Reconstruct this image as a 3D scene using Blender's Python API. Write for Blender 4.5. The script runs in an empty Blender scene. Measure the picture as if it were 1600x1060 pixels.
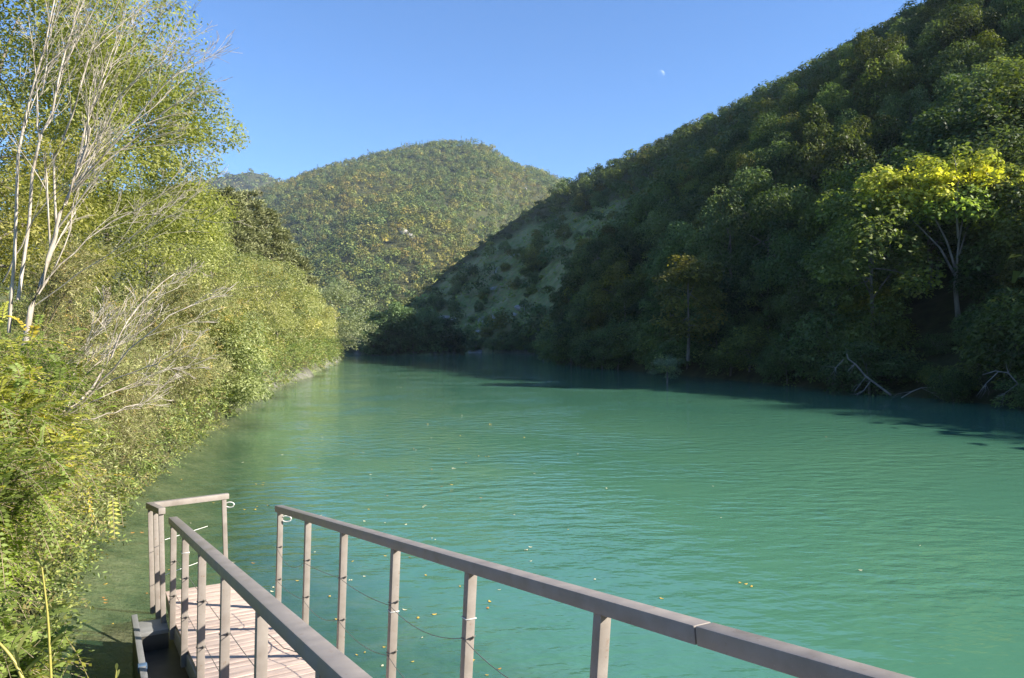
import bpy, math, random
import numpy as np
from mathutils import Vector, Matrix

sc = bpy.context.scene
col = sc.collection
R = math.radians

# ------------------------------------------------------------------ camera
FOC = 1222.0            # focal length in pixels of a 1600 px wide frame
CAMZ = 3.2
cam = bpy.data.cameras.new('camera')
cam.sensor_width = 36.0
cam.lens = FOC / 1600 * 36
cam.clip_start = 0.05
cam.clip_end = 60000
camo = bpy.data.objects.new('camera', cam)
camo.location = (0, 0, CAMZ)
camo.rotation_euler = (R(90.23), 0, 0)
col.objects.link(camo)
sc.camera = camo

# ------------------------------------------------------------------ sky, sun, exposure
SUN_EL, SUN_AZ = 28.6, 103.0        # azimuth clockwise from +Y: from the right, a little behind
world = bpy.data.worlds.new("World")
sc.world = world
world.use_nodes = True
wn = world.node_tree
sky = wn.nodes.new('ShaderNodeTexSky')
sky.sky_type = 'NISHITA'
sky.sun_disc = False
sky.sun_elevation = R(SUN_EL)
sky.sun_rotation = R(SUN_AZ)
sky.altitude = 200
sky.air_density = 1.0
sky.dust_density = 0.0
sky.ozone_density = 9.0
wn.links.new(sky.outputs[0], wn.nodes['Background'].inputs[0])
wn.nodes['Background'].inputs[1].default_value = 0.082
SUN = Vector((math.sin(R(SUN_AZ)) * math.cos(R(SUN_EL)), math.cos(R(SUN_AZ)) * math.cos(R(SUN_EL)), math.sin(R(SUN_EL))))
sl = bpy.data.lights.new('sun', 'SUN')
sl.energy = 5.0
sl.angle = R(0.53)
sl.color = (1.0, 0.93, 0.82)
so = bpy.data.objects.new('sun', sl)
so.rotation_euler = SUN.to_track_quat('Z', 'Y').to_euler()
col.objects.link(so)
vs = sc.view_settings
vs.view_transform = 'Standard'
vs.look = 'None'
vs.exposure = 1.55
vs.gamma = 1.0
vs.use_curve_mapping = False
try:
    sc.cycles.use_denoising = True
    sc.cycles.denoiser = 'OPENIMAGEDENOISE'
    sc.cycles.denoising_input_passes = 'RGB_ALBEDO_NORMAL'
    sc.cycles.denoising_prefilter = 'ACCURATE'
    sc.cycles.max_bounces = 8
    sc.cycles.transparent_max_bounces = 6
    sc.cycles.volume_bounces = 0
    sc.cycles.volume_step_rate = 4
except Exception:
    pass


def P(px, py, D):
    """world point seen at a place of the photograph, D metres in front of the camera"""
    return np.array(((px - 800) / FOC * D, D, CAMZ - (py - 535) / FOC * D))


def pix(p):
    return 800 + FOC * p[0] / max(p[1], .1), 535 - FOC * (p[2] - CAMZ) / max(p[1], .1)


# ------------------------------------------------------------------ mesh helpers
def mesh(name, V, F, tint=None, mat=None, smooth=False):
    """F: (M,4) or (M,3) array, or list of those two"""
    Fs = F if isinstance(F, list) and np.ndim(F[0]) == 2 else [F]
    Fs = [np.asarray(f, np.int32) for f in Fs if len(f)]
    V = np.asarray(V, np.float32).reshape(-1, 3)
    me = bpy.data.meshes.new(name)
    me.vertices.add(len(V))
    me.vertices.foreach_set('co', V.ravel())
    loops = np.concatenate([f.ravel() for f in Fs])
    sizes = np.concatenate([np.full(len(f), f.shape[1], np.int32) for f in Fs])
    starts = np.concatenate([[0], np.cumsum(sizes)[:-1]]).astype(np.int32)
    me.loops.add(len(loops))
    me.loops.foreach_set('vertex_index', loops)
    me.polygons.add(len(sizes))
    me.polygons.foreach_set('loop_start', starts)
    me.polygons.foreach_set('loop_total', sizes)
    if smooth:
        me.polygons.foreach_set('use_smooth', np.ones(len(sizes), bool))
    me.update(calc_edges=True)
    if tint is not None:
        a = me.attributes.new('tint', 'FLOAT_COLOR', 'POINT')
        t = np.ones((len(V), 4), np.float32)
        t[:, :3] = tint
        a.data.foreach_set('color', t.ravel())
    if mat:
        me.materials.append(mat)
    return me


def link(name, data, parent=None, loc=None, label=None, cat=None, group=None, kind=None, color=None):
    o = bpy.data.objects.new(name, data)
    col.objects.link(o)
    if parent:
        o.parent = parent
    if loc is not None:
        o.location = loc
    if label: o['label'] = label
    if cat: o['category'] = cat
    if group: o['group'] = group
    if kind: o['kind'] = kind
    if color is not None: o.color = (*color, 1)
    return o


def nrm(a):
    return a / np.maximum(np.linalg.norm(a, axis=-1, keepdims=True), 1e-9)


def leaves(pos, axis, normal, L, W, tint):
    """one kite-shaped quad per leaf"""
    axis = nrm(axis)
    side = nrm(np.cross(axis, normal))
    L = L[:, None]; W = W[:, None]
    n = nrm(np.cross(side, axis))
    v = np.stack([pos, pos + axis * L * .45 + side * W * .5 + n * W * .12, pos + axis * L, pos + axis * L * .45 - side * W * .5 + n * W * .12], 1)
    N = len(pos)
    return v.reshape(-1, 3), np.arange(N * 4).reshape(N, 4), np.repeat(tint, 4, 0)


def tubes(pts, rad, sides=5):
    """pts (B,K,3) rad (B,K) -> open tubes"""
    pts = np.asarray(pts, float); rad = np.asarray(rad, float)
    B, K, _ = pts.shape
    t = nrm(np.gradient(pts, axis=1))
    ref = np.where(np.abs(t[..., 2:3]) > .9, np.array([1., 0, 0]), np.array([0, 0, 1.]))
    s = nrm(np.cross(t, ref)); u = np.cross(s, t)
    a = np.arange(sides) * 2 * np.pi / sides
    V = pts[:, :, None, :] + rad[:, :, None, None] * (np.cos(a)[:, None] * s[:, :, None, :] + np.sin(a)[:, None] * u[:, :, None, :])
    b, k, j = np.meshgrid(np.arange(B), np.arange(K - 1), np.arange(sides), indexing='ij')
    idx = lambda k_, j_: (b * K + k_) * sides + j_ % sides
    F = np.stack([idx(k, j), idx(k, j + 1), idx(k + 1, j + 1), idx(k + 1, j)], -1).reshape(-1, 4)
    return V.reshape(-1, 3), F


class Geo:
    def __init__(s):
        s.v, s.f, s.t, s.n = [], [], [], 0

    def add(s, V, F, T=None):
        s.v.append(V); s.f.append(np.asarray(F) + s.n); s.n += len(V)
        s.t.append(np.broadcast_to(np.asarray(T if T is not None else (1, 1, 1), float), (len(V), 3)))

    def box(s, c, ax, ay, az):
        """centre and three half-axis vectors"""
        c, ax, ay, az = [np.asarray(q, float) for q in (c, ax, ay, az)]
        V = np.array([c + i * ax + j * ay + k * az for k in (-1, 1) for j in (-1, 1) for i in (-1, 1)])
        F = [(0, 2, 3, 1), (4, 5, 7, 6), (0, 1, 5, 4), (2, 6, 7, 3), (0, 4, 6, 2), (1, 3, 7, 5)]
        if np.dot(np.cross(ax, ay), az) < 0:
            F = [f[::-1] for f in F]
        s.add(V, F)

    def tube(s, pts, rad, sides=6):
        V, F = tubes(np.asarray([pts]), np.asarray([rad]), sides)
        s.add(V, F)

    def mesh(s, name, mat, smooth=False, tint=True):
        return mesh(name, np.concatenate(s.v), np.concatenate(s.f), np.concatenate(s.t) if tint else None, mat, smooth)


def bevelled(me_name, geo, mat, w):
    import bmesh
    me = geo.mesh(me_name, mat, tint=False)
    bm = bmesh.new(); bm.from_mesh(me)
    bmesh.ops.recalc_face_normals(bm, faces=bm.faces)
    bmesh.ops.bevel(bm, geom=list(bm.edges), offset=w, segments=2, profile=.6, affect='EDGES')
    bm.to_mesh(me); bm.free()
    me.polygons.foreach_set('use_smooth', np.ones(len(me.polygons), bool))
    try:
        me.set_sharp_from_angle(angle=R(35))
    except Exception:
        pass
    return me


# ------------------------------------------------------------------ materials
def new_mat(name):
    m = bpy.data.materials.new(name)
    m.use_nodes = True
    nt = m.node_tree
    return m, nt, nt.nodes, nt.links, nt.nodes['Principled BSDF']


def N_(nodes, kind, **kw):
    n = nodes.new(kind)
    for k, v in kw.items():
        if k in n.inputs: n.inputs[k].default_value = v
        else: setattr(n, k, v)
    return n


def ramp(nodes, stops):
    r = nodes.new('ShaderNodeValToRGB')
    while len(r.color_ramp.elements) < len(stops):
        r.color_ramp.elements.new(0.5)
    for e, (p, c) in zip(r.color_ramp.elements, stops):
        e.position = p; e.color = (*c, 1)
    return r


def mul(nodes, links, a, b, mode='MULTIPLY', fac=1.0):
    m = nodes.new('ShaderNodeMix'); m.data_type = 'RGBA'; m.blend_type = mode
    m.inputs[0].default_value = fac
    for sock, val in ((m.inputs[6], a), (m.inputs[7], b)):
        if hasattr(val, 'is_output'): links.new(val, sock)
        else: sock.default_value = (*val, 1)
    return m.outputs[2]


def leaf_mat(name, base, trans=.35, rough=.55, spec=.3):
    m, nt, nd, lk, bs = new_mat(name)
    at = N_(nd, 'ShaderNodeAttribute', attribute_name='tint')
    oi = nd.new('ShaderNodeObjectInfo')
    c = mul(nd, lk, at.outputs['Color'], oi.outputs['Color'])
    c = mul(nd, lk, c, base)
    lk.new(c, bs.inputs['Base Color'])
    bs.inputs['Roughness'].default_value = rough
    bs.inputs['Specular IOR Level'].default_value = spec
    tr = nd.new('ShaderNodeBsdfTranslucent')
    c2 = mul(nd, lk, c, (1.15, 1.25, .55))
    lk.new(c2, tr.inputs['Color'])
    mx = nd.new('ShaderNodeMixShader'); mx.inputs[0].default_value = trans
    lk.new(bs.outputs[0], mx.inputs[1]); lk.new(tr.outputs[0], mx.inputs[2])
    lk.new(mx.outputs[0], nd['Material Output'].inputs['Surface'])
    return m


def bark_mat(name, c1, c2, scale=6.0, stretch=.25):
    m, nt, nd, lk, bs = new_mat(name)
    tc = nd.new('ShaderNodeTexCoord')
    mp = N_(nd, 'ShaderNodeMapping'); mp.inputs['Scale'].default_value = (1, 1, stretch)
    lk.new(tc.outputs['Object'], mp.inputs[0])
    nz = N_(nd, 'ShaderNodeTexNoise', Scale=scale, Detail=6.0, Roughness=.65)
    lk.new(mp.outputs[0], nz.inputs['Vector'])
    r = ramp(nd, [(.35, c1), (.62, c2)])
    lk.new(nz.outputs['Fac'], r.inputs[0]); lk.new(r.outputs[0], bs.inputs['Base Color'])
    bs.inputs['Roughness'].default_value = .85
    bp = N_(nd, 'ShaderNodeBump', Strength=.5, Distance=.02)
    lk.new(nz.outputs['Fac'], bp.inputs['Height']); lk.new(bp.outputs[0], bs.inputs['Normal'])
    return m


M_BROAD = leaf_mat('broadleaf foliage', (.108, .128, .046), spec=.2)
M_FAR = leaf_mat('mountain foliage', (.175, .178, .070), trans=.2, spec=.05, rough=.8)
M_ROB = leaf_mat('robinia foliage', (.27, .285, .085), trans=.45)
M_WIL = leaf_mat('willow foliage', (.31, .315, .15), trans=.35, rough=.5, spec=.4)
M_PINE = leaf_mat('pine foliage', (.19, .20, .085), trans=.15)
M_YEL = leaf_mat('yellow foliage', (.40, .41, .09), trans=.45)
M_BARK = bark_mat('grey bark', (.09, .075, .06), (.22, .19, .16))
M_WHITE = bark_mat('pale bark', (.27, .225, .175), (.52, .46, .385), 7, .4)
M_PALE = bark_mat('ash grey bark', (.16, .15, .14), (.36, .34, .31), 3, .3)
M_DULL = bark_mat('dull grey bark', (.13, .12, .10), (.27, .25, .22), 3, .3)
M_TWIG = bark_mat('dry twig bark', (.15, .13, .07), (.30, .24, .15), 4, 1)

# ------------------------------------------------------------------ terrain
rng = np.random.default_rng(11)


def wob(x, y, s):
    return (np.sin(x * .071 * s + 1.3) * np.cos(y * .083 * s + .4) + .6 * np.sin(x * .17 * s + y * .11 * s + 2.1) + .4 * np.sin(x * .31 * s - y * .27 * s + .7) + .25 * np.sin(x * .63 * s + y * .71 * s))


# right hillside: waterline B and crest C, row by row
BC = np.array([
    (75, -230, 230, -230, 80), (54, -110, 185, -120, 70), (38, -40, 150, -45, 67.5), (30, 4, 147, 2, 67.5), (25.5, 37, 156, 40, 79),
    (21, 54, 150, 110, 94), (14.5, 83, 134, 205, 105), (9.4, 106, 121, 240, 101), (7.5, 130, 79, 296, 88), (9, 158, 52, 318, 79),
    (12, 190, 21.6, 328, 68), (0, 222, 0, 320, 52), (-15, 238, -25, 311, 32), (-40, 262, -39, 302, 18), (-62, 282, -54, 298, 10), (-120, 300, -110, 330, 8)], float)
UU = np.linspace(0, 15, 241)
ker = np.hanning(17); ker /= ker.sum()


def sm(a):
    p = np.concatenate([np.linspace(2 * a[0] - a[8], a[0], 9)[:-1], a, np.linspace(a[-1], 2 * a[-1] - a[-9], 9)[1:]])
    return np.convolve(p, ker, 'valid')


BCs = np.stack([sm(np.interp(UU, np.arange(16), BC[:, i])) for i in range(5)], 1)


def hill(u, v):
    """point on the right hillside: u along the bank, v from water (0) to crest (1)"""
    u = np.asarray(u, float); v = np.asarray(v, float)
    q = [np.interp(u, UU, BCs[:, i]) for i in range(5)]
    x = q[0] + (q[2] - q[0]) * v; y = q[1] + (q[3] - q[1]) * v
    e = np.interp(u, [0, 3, 5, 6.5, 9, 11, 15], [1.1, 1.12, 1.1, .95, .92, .9, .9])
    vv = np.clip(v, 0, 1)
    z = q[4] * vv ** e + wob(x, y, 1.0) * 3.0 * np.sqrt(vv) * (1 - .85 * vv) * np.interp(u, [4, 6], [.25, 1]) + np.clip(v, 0, .02) / .02 * .5
    z = np.where(v > 1, q[4] * (1 - (v - 1) * .55) + wob(x, y, 1.0) * .45 * np.interp(u, [4, 6], [.25, 1]), z)
    z = np.where(v < 0, v * 40, z)
    return np.stack([x, y, z], -1)


def grid_faces(a, b):
    i, j = np.meshgrid(np.arange(a - 1), np.arange(b - 1), indexing='ij')
    return np.stack([i * b + j, (i + 1) * b + j, (i + 1) * b + j + 1, i * b + j + 1], -1).reshape(-1, 4)


def zone(u, v):
    """1 on the open grassy slope of the far spur"""
    return np.clip((u - 8.5 + .7 * v - .2 * np.sin(v * 9)) * 2.2, 0, 1) * np.clip(1.6 - 1.6 * np.clip((.13 - v) * 14, 0, 1) * np.clip((11.6 - u) * 2, 0, 1), 0, 1) * np.clip((np.interp(u, [8.5, 9.5, 11, 12.5], [.60, .72, .90, 1.0]) + .03 * np.sin(u * 9) - v) * 9, 0, 1) * np.clip((14.0 - u) * 2, 0, 1)


def ground_mat(name):
    m, nt, nd, lk, bs = new_mat(name)
    tc = nd.new('ShaderNodeTexCoord')
    at = N_(nd, 'ShaderNodeAttribute', attribute_name='tint')
    sp = nd.new('ShaderNodeSeparateColor'); lk.new(at.outputs['Color'], sp.inputs[0])
    n1 = N_(nd, 'ShaderNodeTexNoise', Scale=.16, Detail=9.0, Roughness=.72)
    n2 = N_(nd, 'ShaderNodeTexNoise', Scale=.9, Detail=8.0, Roughness=.7)
    mp = N_(nd, 'ShaderNodeMapping'); mp.inputs['Rotation'].default_value = (0, 0, .5); mp.inputs['Scale'].default_value = (1, .35, .6)
    lk.new(tc.outputs['Object'], mp.inputs[0])
    n3 = N_(nd, 'ShaderNodeTexNoise', Scale=.11, Detail=9.0, Roughness=.72)
    lk.new(mp.outputs[0], n3.inputs['Vector'])
    for n in (n1, n2): lk.new(tc.outputs['Object'], n.inputs['Vector'])
    soil = ramp(nd, [(.3, (.03, .03, .015)), (.55, (.06, .065, .025)), (.75, (.09, .075, .045))])
    lk.new(n2.outputs['Fac'], soil.inputs[0])
    grass = ramp(nd, [(.34, (.10, .13, .05)), (.5, (.19, .205, .08)), (.64, (.26, .24, .13))])
    lk.new(n1.outputs['Fac'], grass.inputs[0])
    gr2 = mul(nd, lk, grass.outputs[0], n2.outputs['Color'], 'SOFT_LIGHT', .8)
    rk = ramp(nd, [(.60, (0, 0, 0)), (.66, (1, 1, 1))])
    lk.new(n3.outputs['Fac'], rk.inputs[0])
    rockc = ramp(nd, [(.35, (.18, .17, .155)), (.65, (.36, .345, .32))])
    lk.new(n2.outputs['Fac'], rockc.inputs[0])
    mx = nd.new('ShaderNodeMix'); mx.data_type = 'RGBA'
    lk.new(rk.outputs[0], mx.inputs[0]); lk.new(gr2, mx.inputs[6]); lk.new(rockc.outputs[0], mx.inputs[7])
    m2 = nd.new('ShaderNodeMix'); m2.data_type = 'RGBA'
    lk.new(sp.outputs[0], m2.inputs[0]); lk.new(soil.outputs[0], m2.inputs[6]); lk.new(mx.outputs[2], m2.inputs[7])
    # green channel: gravel strip at the waterline
    m3 = nd.new('ShaderNodeMix'); m3.data_type = 'RGBA'
    lk.new(sp.outputs[1], m3.inputs[0]); lk.new(m2.outputs[2], m3.inputs[6]); lk.new(rockc.outputs[0], m3.inputs[7])
    bedc = ramp(nd, [(.3, (.07, .10, .045)), (.55, (.18, .21, .10)), (.8, (.34, .33, .2))])
    lk.new(n2.outputs['Fac'], bedc.inputs[0])
    m4 = nd.new('ShaderNodeMix'); m4.data_type = 'RGBA'
    lk.new(sp.outputs[2], m4.inputs[0]); lk.new(m3.outputs[2], m4.inputs[6]); lk.new(bedc.outputs[0], m4.inputs[7])
    lk.new(m4.outputs[2], bs.inputs['Base Color'])
    bs.inputs['Roughness'].default_value = .95
    bs.inputs['Specular IOR Level'].default_value = .1
    bp = N_(nd, 'ShaderNodeBump', Strength=.9, Distance=.6)
    lk.new(n2.outputs['Fac'], bp.inputs['Height']); lk.new(bp.outputs[0], bs.inputs['Normal'])
    return m


M_GROUND = ground_mat('hillside soil and grass')

ug = np.linspace(0, 15, 241); vg = np.concatenate([[-.15, -.05], np.linspace(0, 1, 70), [1.1, 1.25, 1.45, 1.8]])
U, Vv = np.meshgrid(ug, vg, indexing='ij')
HP = hill(U, Vv)
zt = np.zeros((HP.shape[0] * HP.shape[1], 3)); zt[:, 0] = zone(U, Vv).ravel()
zt[:, 1] = (np.clip(1 - Vv / .012, 0, 1) * (U > 10)).ravel() * .2
link('hillside', mesh('hillside', HP.reshape(-1, 3), grid_faces(len(ug), len(vg)), zt, M_GROUND, True), kind='structure')

# far mountain
MC = np.array([(-500, 330, 1300), (-200, 330, 1300), (0, 345, 1300), (200, 340, 1250), (350, 318, 1250), (400, 306, 1250), (440, 291, 1240), (500, 272, 1230), (560, 252, 1210),
               (620, 239, 1180), (690, 228, 1150), (740, 228, 1150), (772, 238, 1160), (797, 261, 1200), (825, 269, 1250), (850, 275, 1280), (880, 289, 1300), (1000, 335, 1350), (1200, 420, 1400), (1500, 470, 1450)], float)


def mount(px, v):
    px = np.asarray(px, float); v = np.asarray(v, float)
    cy = np.interp(px, MC[:, 0], MC[:, 1]); cd = np.interp(px, MC[:, 0], MC[:, 2])
    base = 430 + .12 * np.abs(px - 620)
    D = base + (cd - base) * v
    x = (px - 800) / FOC * D
    zc = CAMZ + (535 - cy) / FOC * cd
    vv = np.clip(v, 0, 1)
    prof = .86 * vv ** 1.05 + .14 * np.sin(vv * np.pi / 2) ** 2
    z = 1 + (zc - 1) * prof + 26 * vv * (1 - vv) * (np.sin(x * .018 + D * .006) + .6 * np.sin(x * .041 - D * .011 + 1)) * 1.6
    z = np.where(v > 1, zc - (v - 1) * 420, z)
    return np.stack([x, D + 0 * z, z], -1)


pg = np.linspace(-500, 1500, 200); vg2 = np.concatenate([np.linspace(0, 1, 60), [1.05, 1.2, 1.5]])
PX, V2 = np.meshgrid(pg, vg2, indexing='ij')
MP = mount(PX, V2)
mt = np.zeros((MP.shape[0] * MP.shape[1], 3))
link('mountain', mesh('mountain', MP.reshape(-1, 3), grid_faces(len(pg), len(vg2)), mt, M_GROUND, True), kind='structure')

# lower hill behind it, to the left
HC = np.array([(0, 330), (200, 300), (300, 285), (350, 276), (390, 269), (420, 275), (440, 288), (480, 320), (560, 380)], float)


def hill2(px, v):
    cy = np.interp(px, HC[:, 0], HC[:, 1])
    D = 1350 + 500 * v
    z = (CAMZ + (535 - cy) / FOC * 1850) * np.clip(v, 0, 1) ** .9
    z = np.where(v > 1, z - (v - 1) * 500, z)
    return np.stack([(px - 800) / FOC * D, D + 0 * z, z], -1)


p2 = np.linspace(0, 560, 60); v2 = np.concatenate([np.linspace(0, 1, 24), [1.1, 1.3]])
PX2, V22 = np.meshgrid(p2, v2, indexing='ij')
H2 = hill2(PX2, V22)
link('distant_hill', mesh('distant_hill', H2.reshape(-1, 3), grid_faces(60, 26), np.zeros((60 * 26, 3)), M_GROUND, True), kind='structure')

# left bank: ruled strip off the waterline
SL = np.array([(90, -60), (40, -22), (20, -9), (8, -1.6), (3, .9), (.6, 1.7), (-1.6, 2.7), (-3.1, 4.6), (-4.6, 7.2), (-6.0, 10.2), (-7.3, 14), (-8.8, 19), (-10.7, 27), (-13.2, 38), (-16.5, 55), (-20.5, 78), (-25.5, 106), (-31.5, 140), (-38, 172), (-46, 190), (-34, 194), (-20, 190), (-13, 197), (-17, 214), (-45, 240), (-120, 270), (-300, 300)], float)
SL0 = SL.copy()
tt = np.concatenate([np.arange(0, 11), np.arange(11, 18, .2), np.arange(18, len(SL))])
SL = np.stack([np.interp(tt, np.arange(len(SL0)), SL0[:, i]) for i in (0, 1)], 1)
wv = (SL[:, 1] > 24) & (SL[:, 1] < 168) & (SL[:, 0] < 0)
SL[wv, 0] += np.random.default_rng(3).uniform(-.8, 1.0, wv.sum()) * np.clip(SL[wv, 1] / 60, .4, 1.2)


def shore_dist(x, y):
    """signed distance inland from the left waterline (positive on land)"""
    p = np.stack([np.asarray(x, float).ravel(), np.asarray(y, float).ravel()], 1)
    best = np.full(len(p), 1e9); sgn = np.ones(len(p))
    for a, b in zip(SL[:-1], SL[1:]):
        ab = b - a
        t = np.clip(((p - a) @ ab) / (ab @ ab), 0, 1)
        dv = p - (a + t[:, None] * ab)
        d = np.hypot(dv[:, 0], dv[:, 1])
        c = ab[0] * dv[:, 1] - ab[1] * dv[:, 0]
        upd = d < best
        best = np.where(upd, d, best); sgn = np.where(upd, np.where(c > 0, 1, -1), sgn)
    return (best * sgn).reshape(np.shape(x))


def bank_z(x, y):
    d = shore_dist(x, y)
    far = np.clip((np.asarray(y) - 6) / 10, 0, 1)
    up = (1.05 + .3 * far) * np.clip(d, 0, None) ** .62
    up = np.minimum(up, 2.4 + 1.2 * far) + np.clip(d - 5, 0, 400) * .16 * far
    return np.where(d > 0, up + .12 * wob(x, y, 6) * np.clip(d, 0, 1), d * .45)


gx = -np.concatenate([np.linspace(-92, -14, 30)[:-1], np.linspace(-14, 20, 110)[:-1], np.linspace(20, 60, 60)[:-1], np.linspace(60, 330, 30)])
gy = np.concatenate([np.linspace(-160, -10, 30)[:-1], np.linspace(-10, 45, 150)[:-1], np.linspace(45, 230, 130)[:-1], np.linspace(230, 460, 20)])
GX, GY = np.meshgrid(gx, gy, indexing='ij')
GZ = bank_z(GX, GY)
GD = shore_dist(GX, GY)
GZ = np.where(GD < -9, -4.05, np.maximum(GZ, -4.05))
bt = np.zeros((GX.size, 3)); bt[:, 1] = (np.clip(1.3 - np.abs(GD - .05) / .3, 0, 1) * np.clip((GY - 30) / 20, 0, 1)).ravel() * .7; bt[:, 2] = np.clip(-GD * 3, 0, 1).ravel()
bt[:, 0] = np.clip((GD - 1) / 3, 0, .55).ravel()
bf = grid_faces(len(gx), len(gy))
land = (GD.ravel()[bf] > -9).any(1)
link('river_bank', mesh('river_bank', np.stack([GX, GY, GZ], -1).reshape(-1, 3), bf[land][:, ::-1], bt, M_GROUND, True), kind='structure')
gq = np.array([(-3000, -1500, -4.2), (3000, -1500, -4.2), (3000, 3000, -4.2), (-3000, 3000, -4.2)])
link('ground', mesh('ground', gq, [(0, 1, 2, 3)], np.zeros((4, 3)), M_GROUND), kind='structure')

# ------------------------------------------------------------------ water
def water_mat():
    m, nt, nd, lk, bs = new_mat('green river water')
    tc = nd.new('ShaderNodeTexCoord')
    at = N_(nd, 'ShaderNodeAttribute', attribute_name='tint')
    sp = nd.new('ShaderNodeSeparateColor'); lk.new(at.outputs['Color'], sp.inputs[0])
    big = N_(nd, 'ShaderNodeTexNoise', Scale=.05, Detail=4.0)
    lk.new(tc.outputs['Object'], big.inputs['Vector'])
    deep = ramp(nd, [(.35, (.050, .158, .104)), (.65, (.080, .200, .118))])
    lk.new(big.outputs['Fac'], deep.inputs[0])
    bed = N_(nd, 'ShaderNodeTexNoise', Scale=1.1, Detail=7.0, Roughness=.6, Distortion=1.2)
    lk.new(tc.outputs['Object'], bed.inputs['Vector'])
    shal = ramp(nd, [(.33, (.03, .065, .03)), (.5, (.07, .13, .06)), (.68, (.15, .19, .10))])
    lk.new(bed.outputs['Fac'], shal.inputs[0])
    mx = nd.new('ShaderNodeMix'); mx.data_type = 'RGBA'
    lk.new(sp.outputs[0], mx.inputs[0]); lk.new(deep.outputs[0], mx.inputs[6]); lk.new(shal.outputs[0], mx.inputs[7])
    lk.new(mx.outputs[2], bs.inputs['Base Color'])
    bs.inputs['Roughness'].default_value = .04
    bs.inputs['IOR'].default_value = 1.333
    al = N_(nd, 'ShaderNodeMapRange'); al.inputs[1].default_value = .1; al.inputs[2].default_value = .9; al.inputs[3].default_value = 1.0; al.inputs[4].default_value = .22
    lk.new(sp.outputs[0], al.inputs[0]); lk.new(al.outputs[0], bs.inputs['Alpha'])
    # ripples
    mp = N_(nd, 'ShaderNodeMapping'); mp.inputs['Scale'].default_value = (.55, 1.0, 1); mp.inputs['Rotation'].default_value = (0, 0, R(-14))
    lk.new(tc.outputs['Object'], mp.inputs[0])
    w1 = N_(nd, 'ShaderNodeTexNoise', Scale=2.6, Detail=3.0, Roughness=.5)
    w2 = N_(nd, 'ShaderNodeTexNoise', Scale=9.0, Detail=3.0, Roughness=.55)
    w3 = N_(nd, 'ShaderNodeTexNoise', Scale=.22, Detail=3.0)
    for w in (w1, w2): lk.new(mp.outputs[0], w.inputs['Vector'])
    lk.new(tc.outputs['Object'], w3.inputs['Vector'])
    b1 = N_(nd, 'ShaderNodeBump', Distance=.10); lk.new(w1.outputs['Fac'], b1.inputs['Height'])
    gust = N_(nd, 'ShaderNodeMapRange'); gust.inputs[1].default_value = .38; gust.inputs[2].default_value = .62; gust.inputs[3].default_value = .05; gust.inputs[4].default_value = .45
    lk.new(w3.outputs['Fac'], gust.inputs[0])
    g1 = N_(nd, 'ShaderNodeMapRange'); g1.inputs[1].default_value = .35; g1.inputs[2].default_value = .65; g1.inputs[3].default_value = .12; g1.inputs[4].default_value = .6
    lk.new(w3.outputs['Fac'], g1.inputs[0]); lk.new(g1.outputs[0], b1.inputs['Strength'])
    b2 = N_(nd, 'ShaderNodeBump', Distance=.02); lk.new(w2.outputs['Fac'], b2.inputs['Height']); lk.new(gust.outputs[0], b2.inputs['Strength'])
    lk.new(b1.outputs[0], b2.inputs['Normal']); lk.new(b2.outputs[0], bs.inputs['Normal'])
    return m


wx = np.concatenate([np.linspace(-320, -70, 12)[:-1], np.linspace(-70, 70, 180)[:-1], np.linspace(70, 110, 6)])
wy = np.concatenate([np.linspace(-240, -6, 12)[:-1], np.linspace(-6, 60, 130)[:-1], np.linspace(60, 240, 60)[:-1], np.linspace(240, 420, 8)])
WX, WY = np.meshgrid(wx, wy, indexing='ij')
WD = -shore_dist(WX, WY)
wt = np.zeros((WX.size, 3))
wt[:, 0] = (np.clip(1 - (WD + .5) / (1.2 + 4.5 * np.clip(1 - (WY - 5) / 40, .25, 1)), 0, 1) ** .8 * .95).ravel()
link('water', mesh('water', np.stack([WX, WY, 0 * WX], -1).reshape(-1, 3), grid_faces(len(wx), len(wy)), wt, water_mat()), kind='structure')

# ------------------------------------------------------------------ moon
def moon():
    m, nt, nd, lk, bs = new_mat('moon surface')
    nd.remove(bs)
    tc = nd.new('ShaderNodeTexCoord')
    nz = N_(nd, 'ShaderNodeTexNoise', Scale=.012, Detail=4.0); lk.new(tc.outputs['Object'], nz.inputs['Vector'])
    r = ramp(nd, [(.35, (.05, .05, .05)), (.65, (.16, .155, .15))]); lk.new(nz.outputs['Fac'], r.inputs[0])
    d = nd.new('ShaderNodeBsdfDiffuse'); lk.new(r.outputs[0], d.inputs[0])
    t = nd.new('ShaderNodeBsdfTransparent'); a = nd.new('ShaderNodeAddShader')
    lk.new(d.outputs[0], a.inputs[0]); lk.new(t.outputs[0], a.inputs[1])
    gm = nd.new('ShaderNodeNewGeometry'); mx = nd.new('ShaderNodeMixShader'); t2 = nd.new('ShaderNodeBsdfTransparent')
    lk.new(gm.outputs['Backfacing'], mx.inputs[0]); lk.new(a.outputs[0], mx.inputs[1]); lk.new(t2.outputs[0], mx.inputs[2])
    lk.new(mx.outputs[0], nd['Material Output'].inputs['Surface'])
    p = P(1033, 115, 20000)
    n = 24
    th = np.linspace(0, np.pi, n + 1); ph = np.linspace(0, 2 * np.pi, 2 * n + 1)
    T, Ph = np.meshgrid(th, ph, indexing='ij')
    S = np.stack([np.sin(T) * np.cos(Ph), np.sin(T) * np.sin(Ph), np.cos(T)], -1).reshape(-1, 3) * 92
    link('moon', mesh('moon', S, grid_faces(n + 1, 2 * n + 1), None, m, True), loc=p, label='pale half moon in the clear blue sky above the ridge', cat='moon')


moon()

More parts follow.
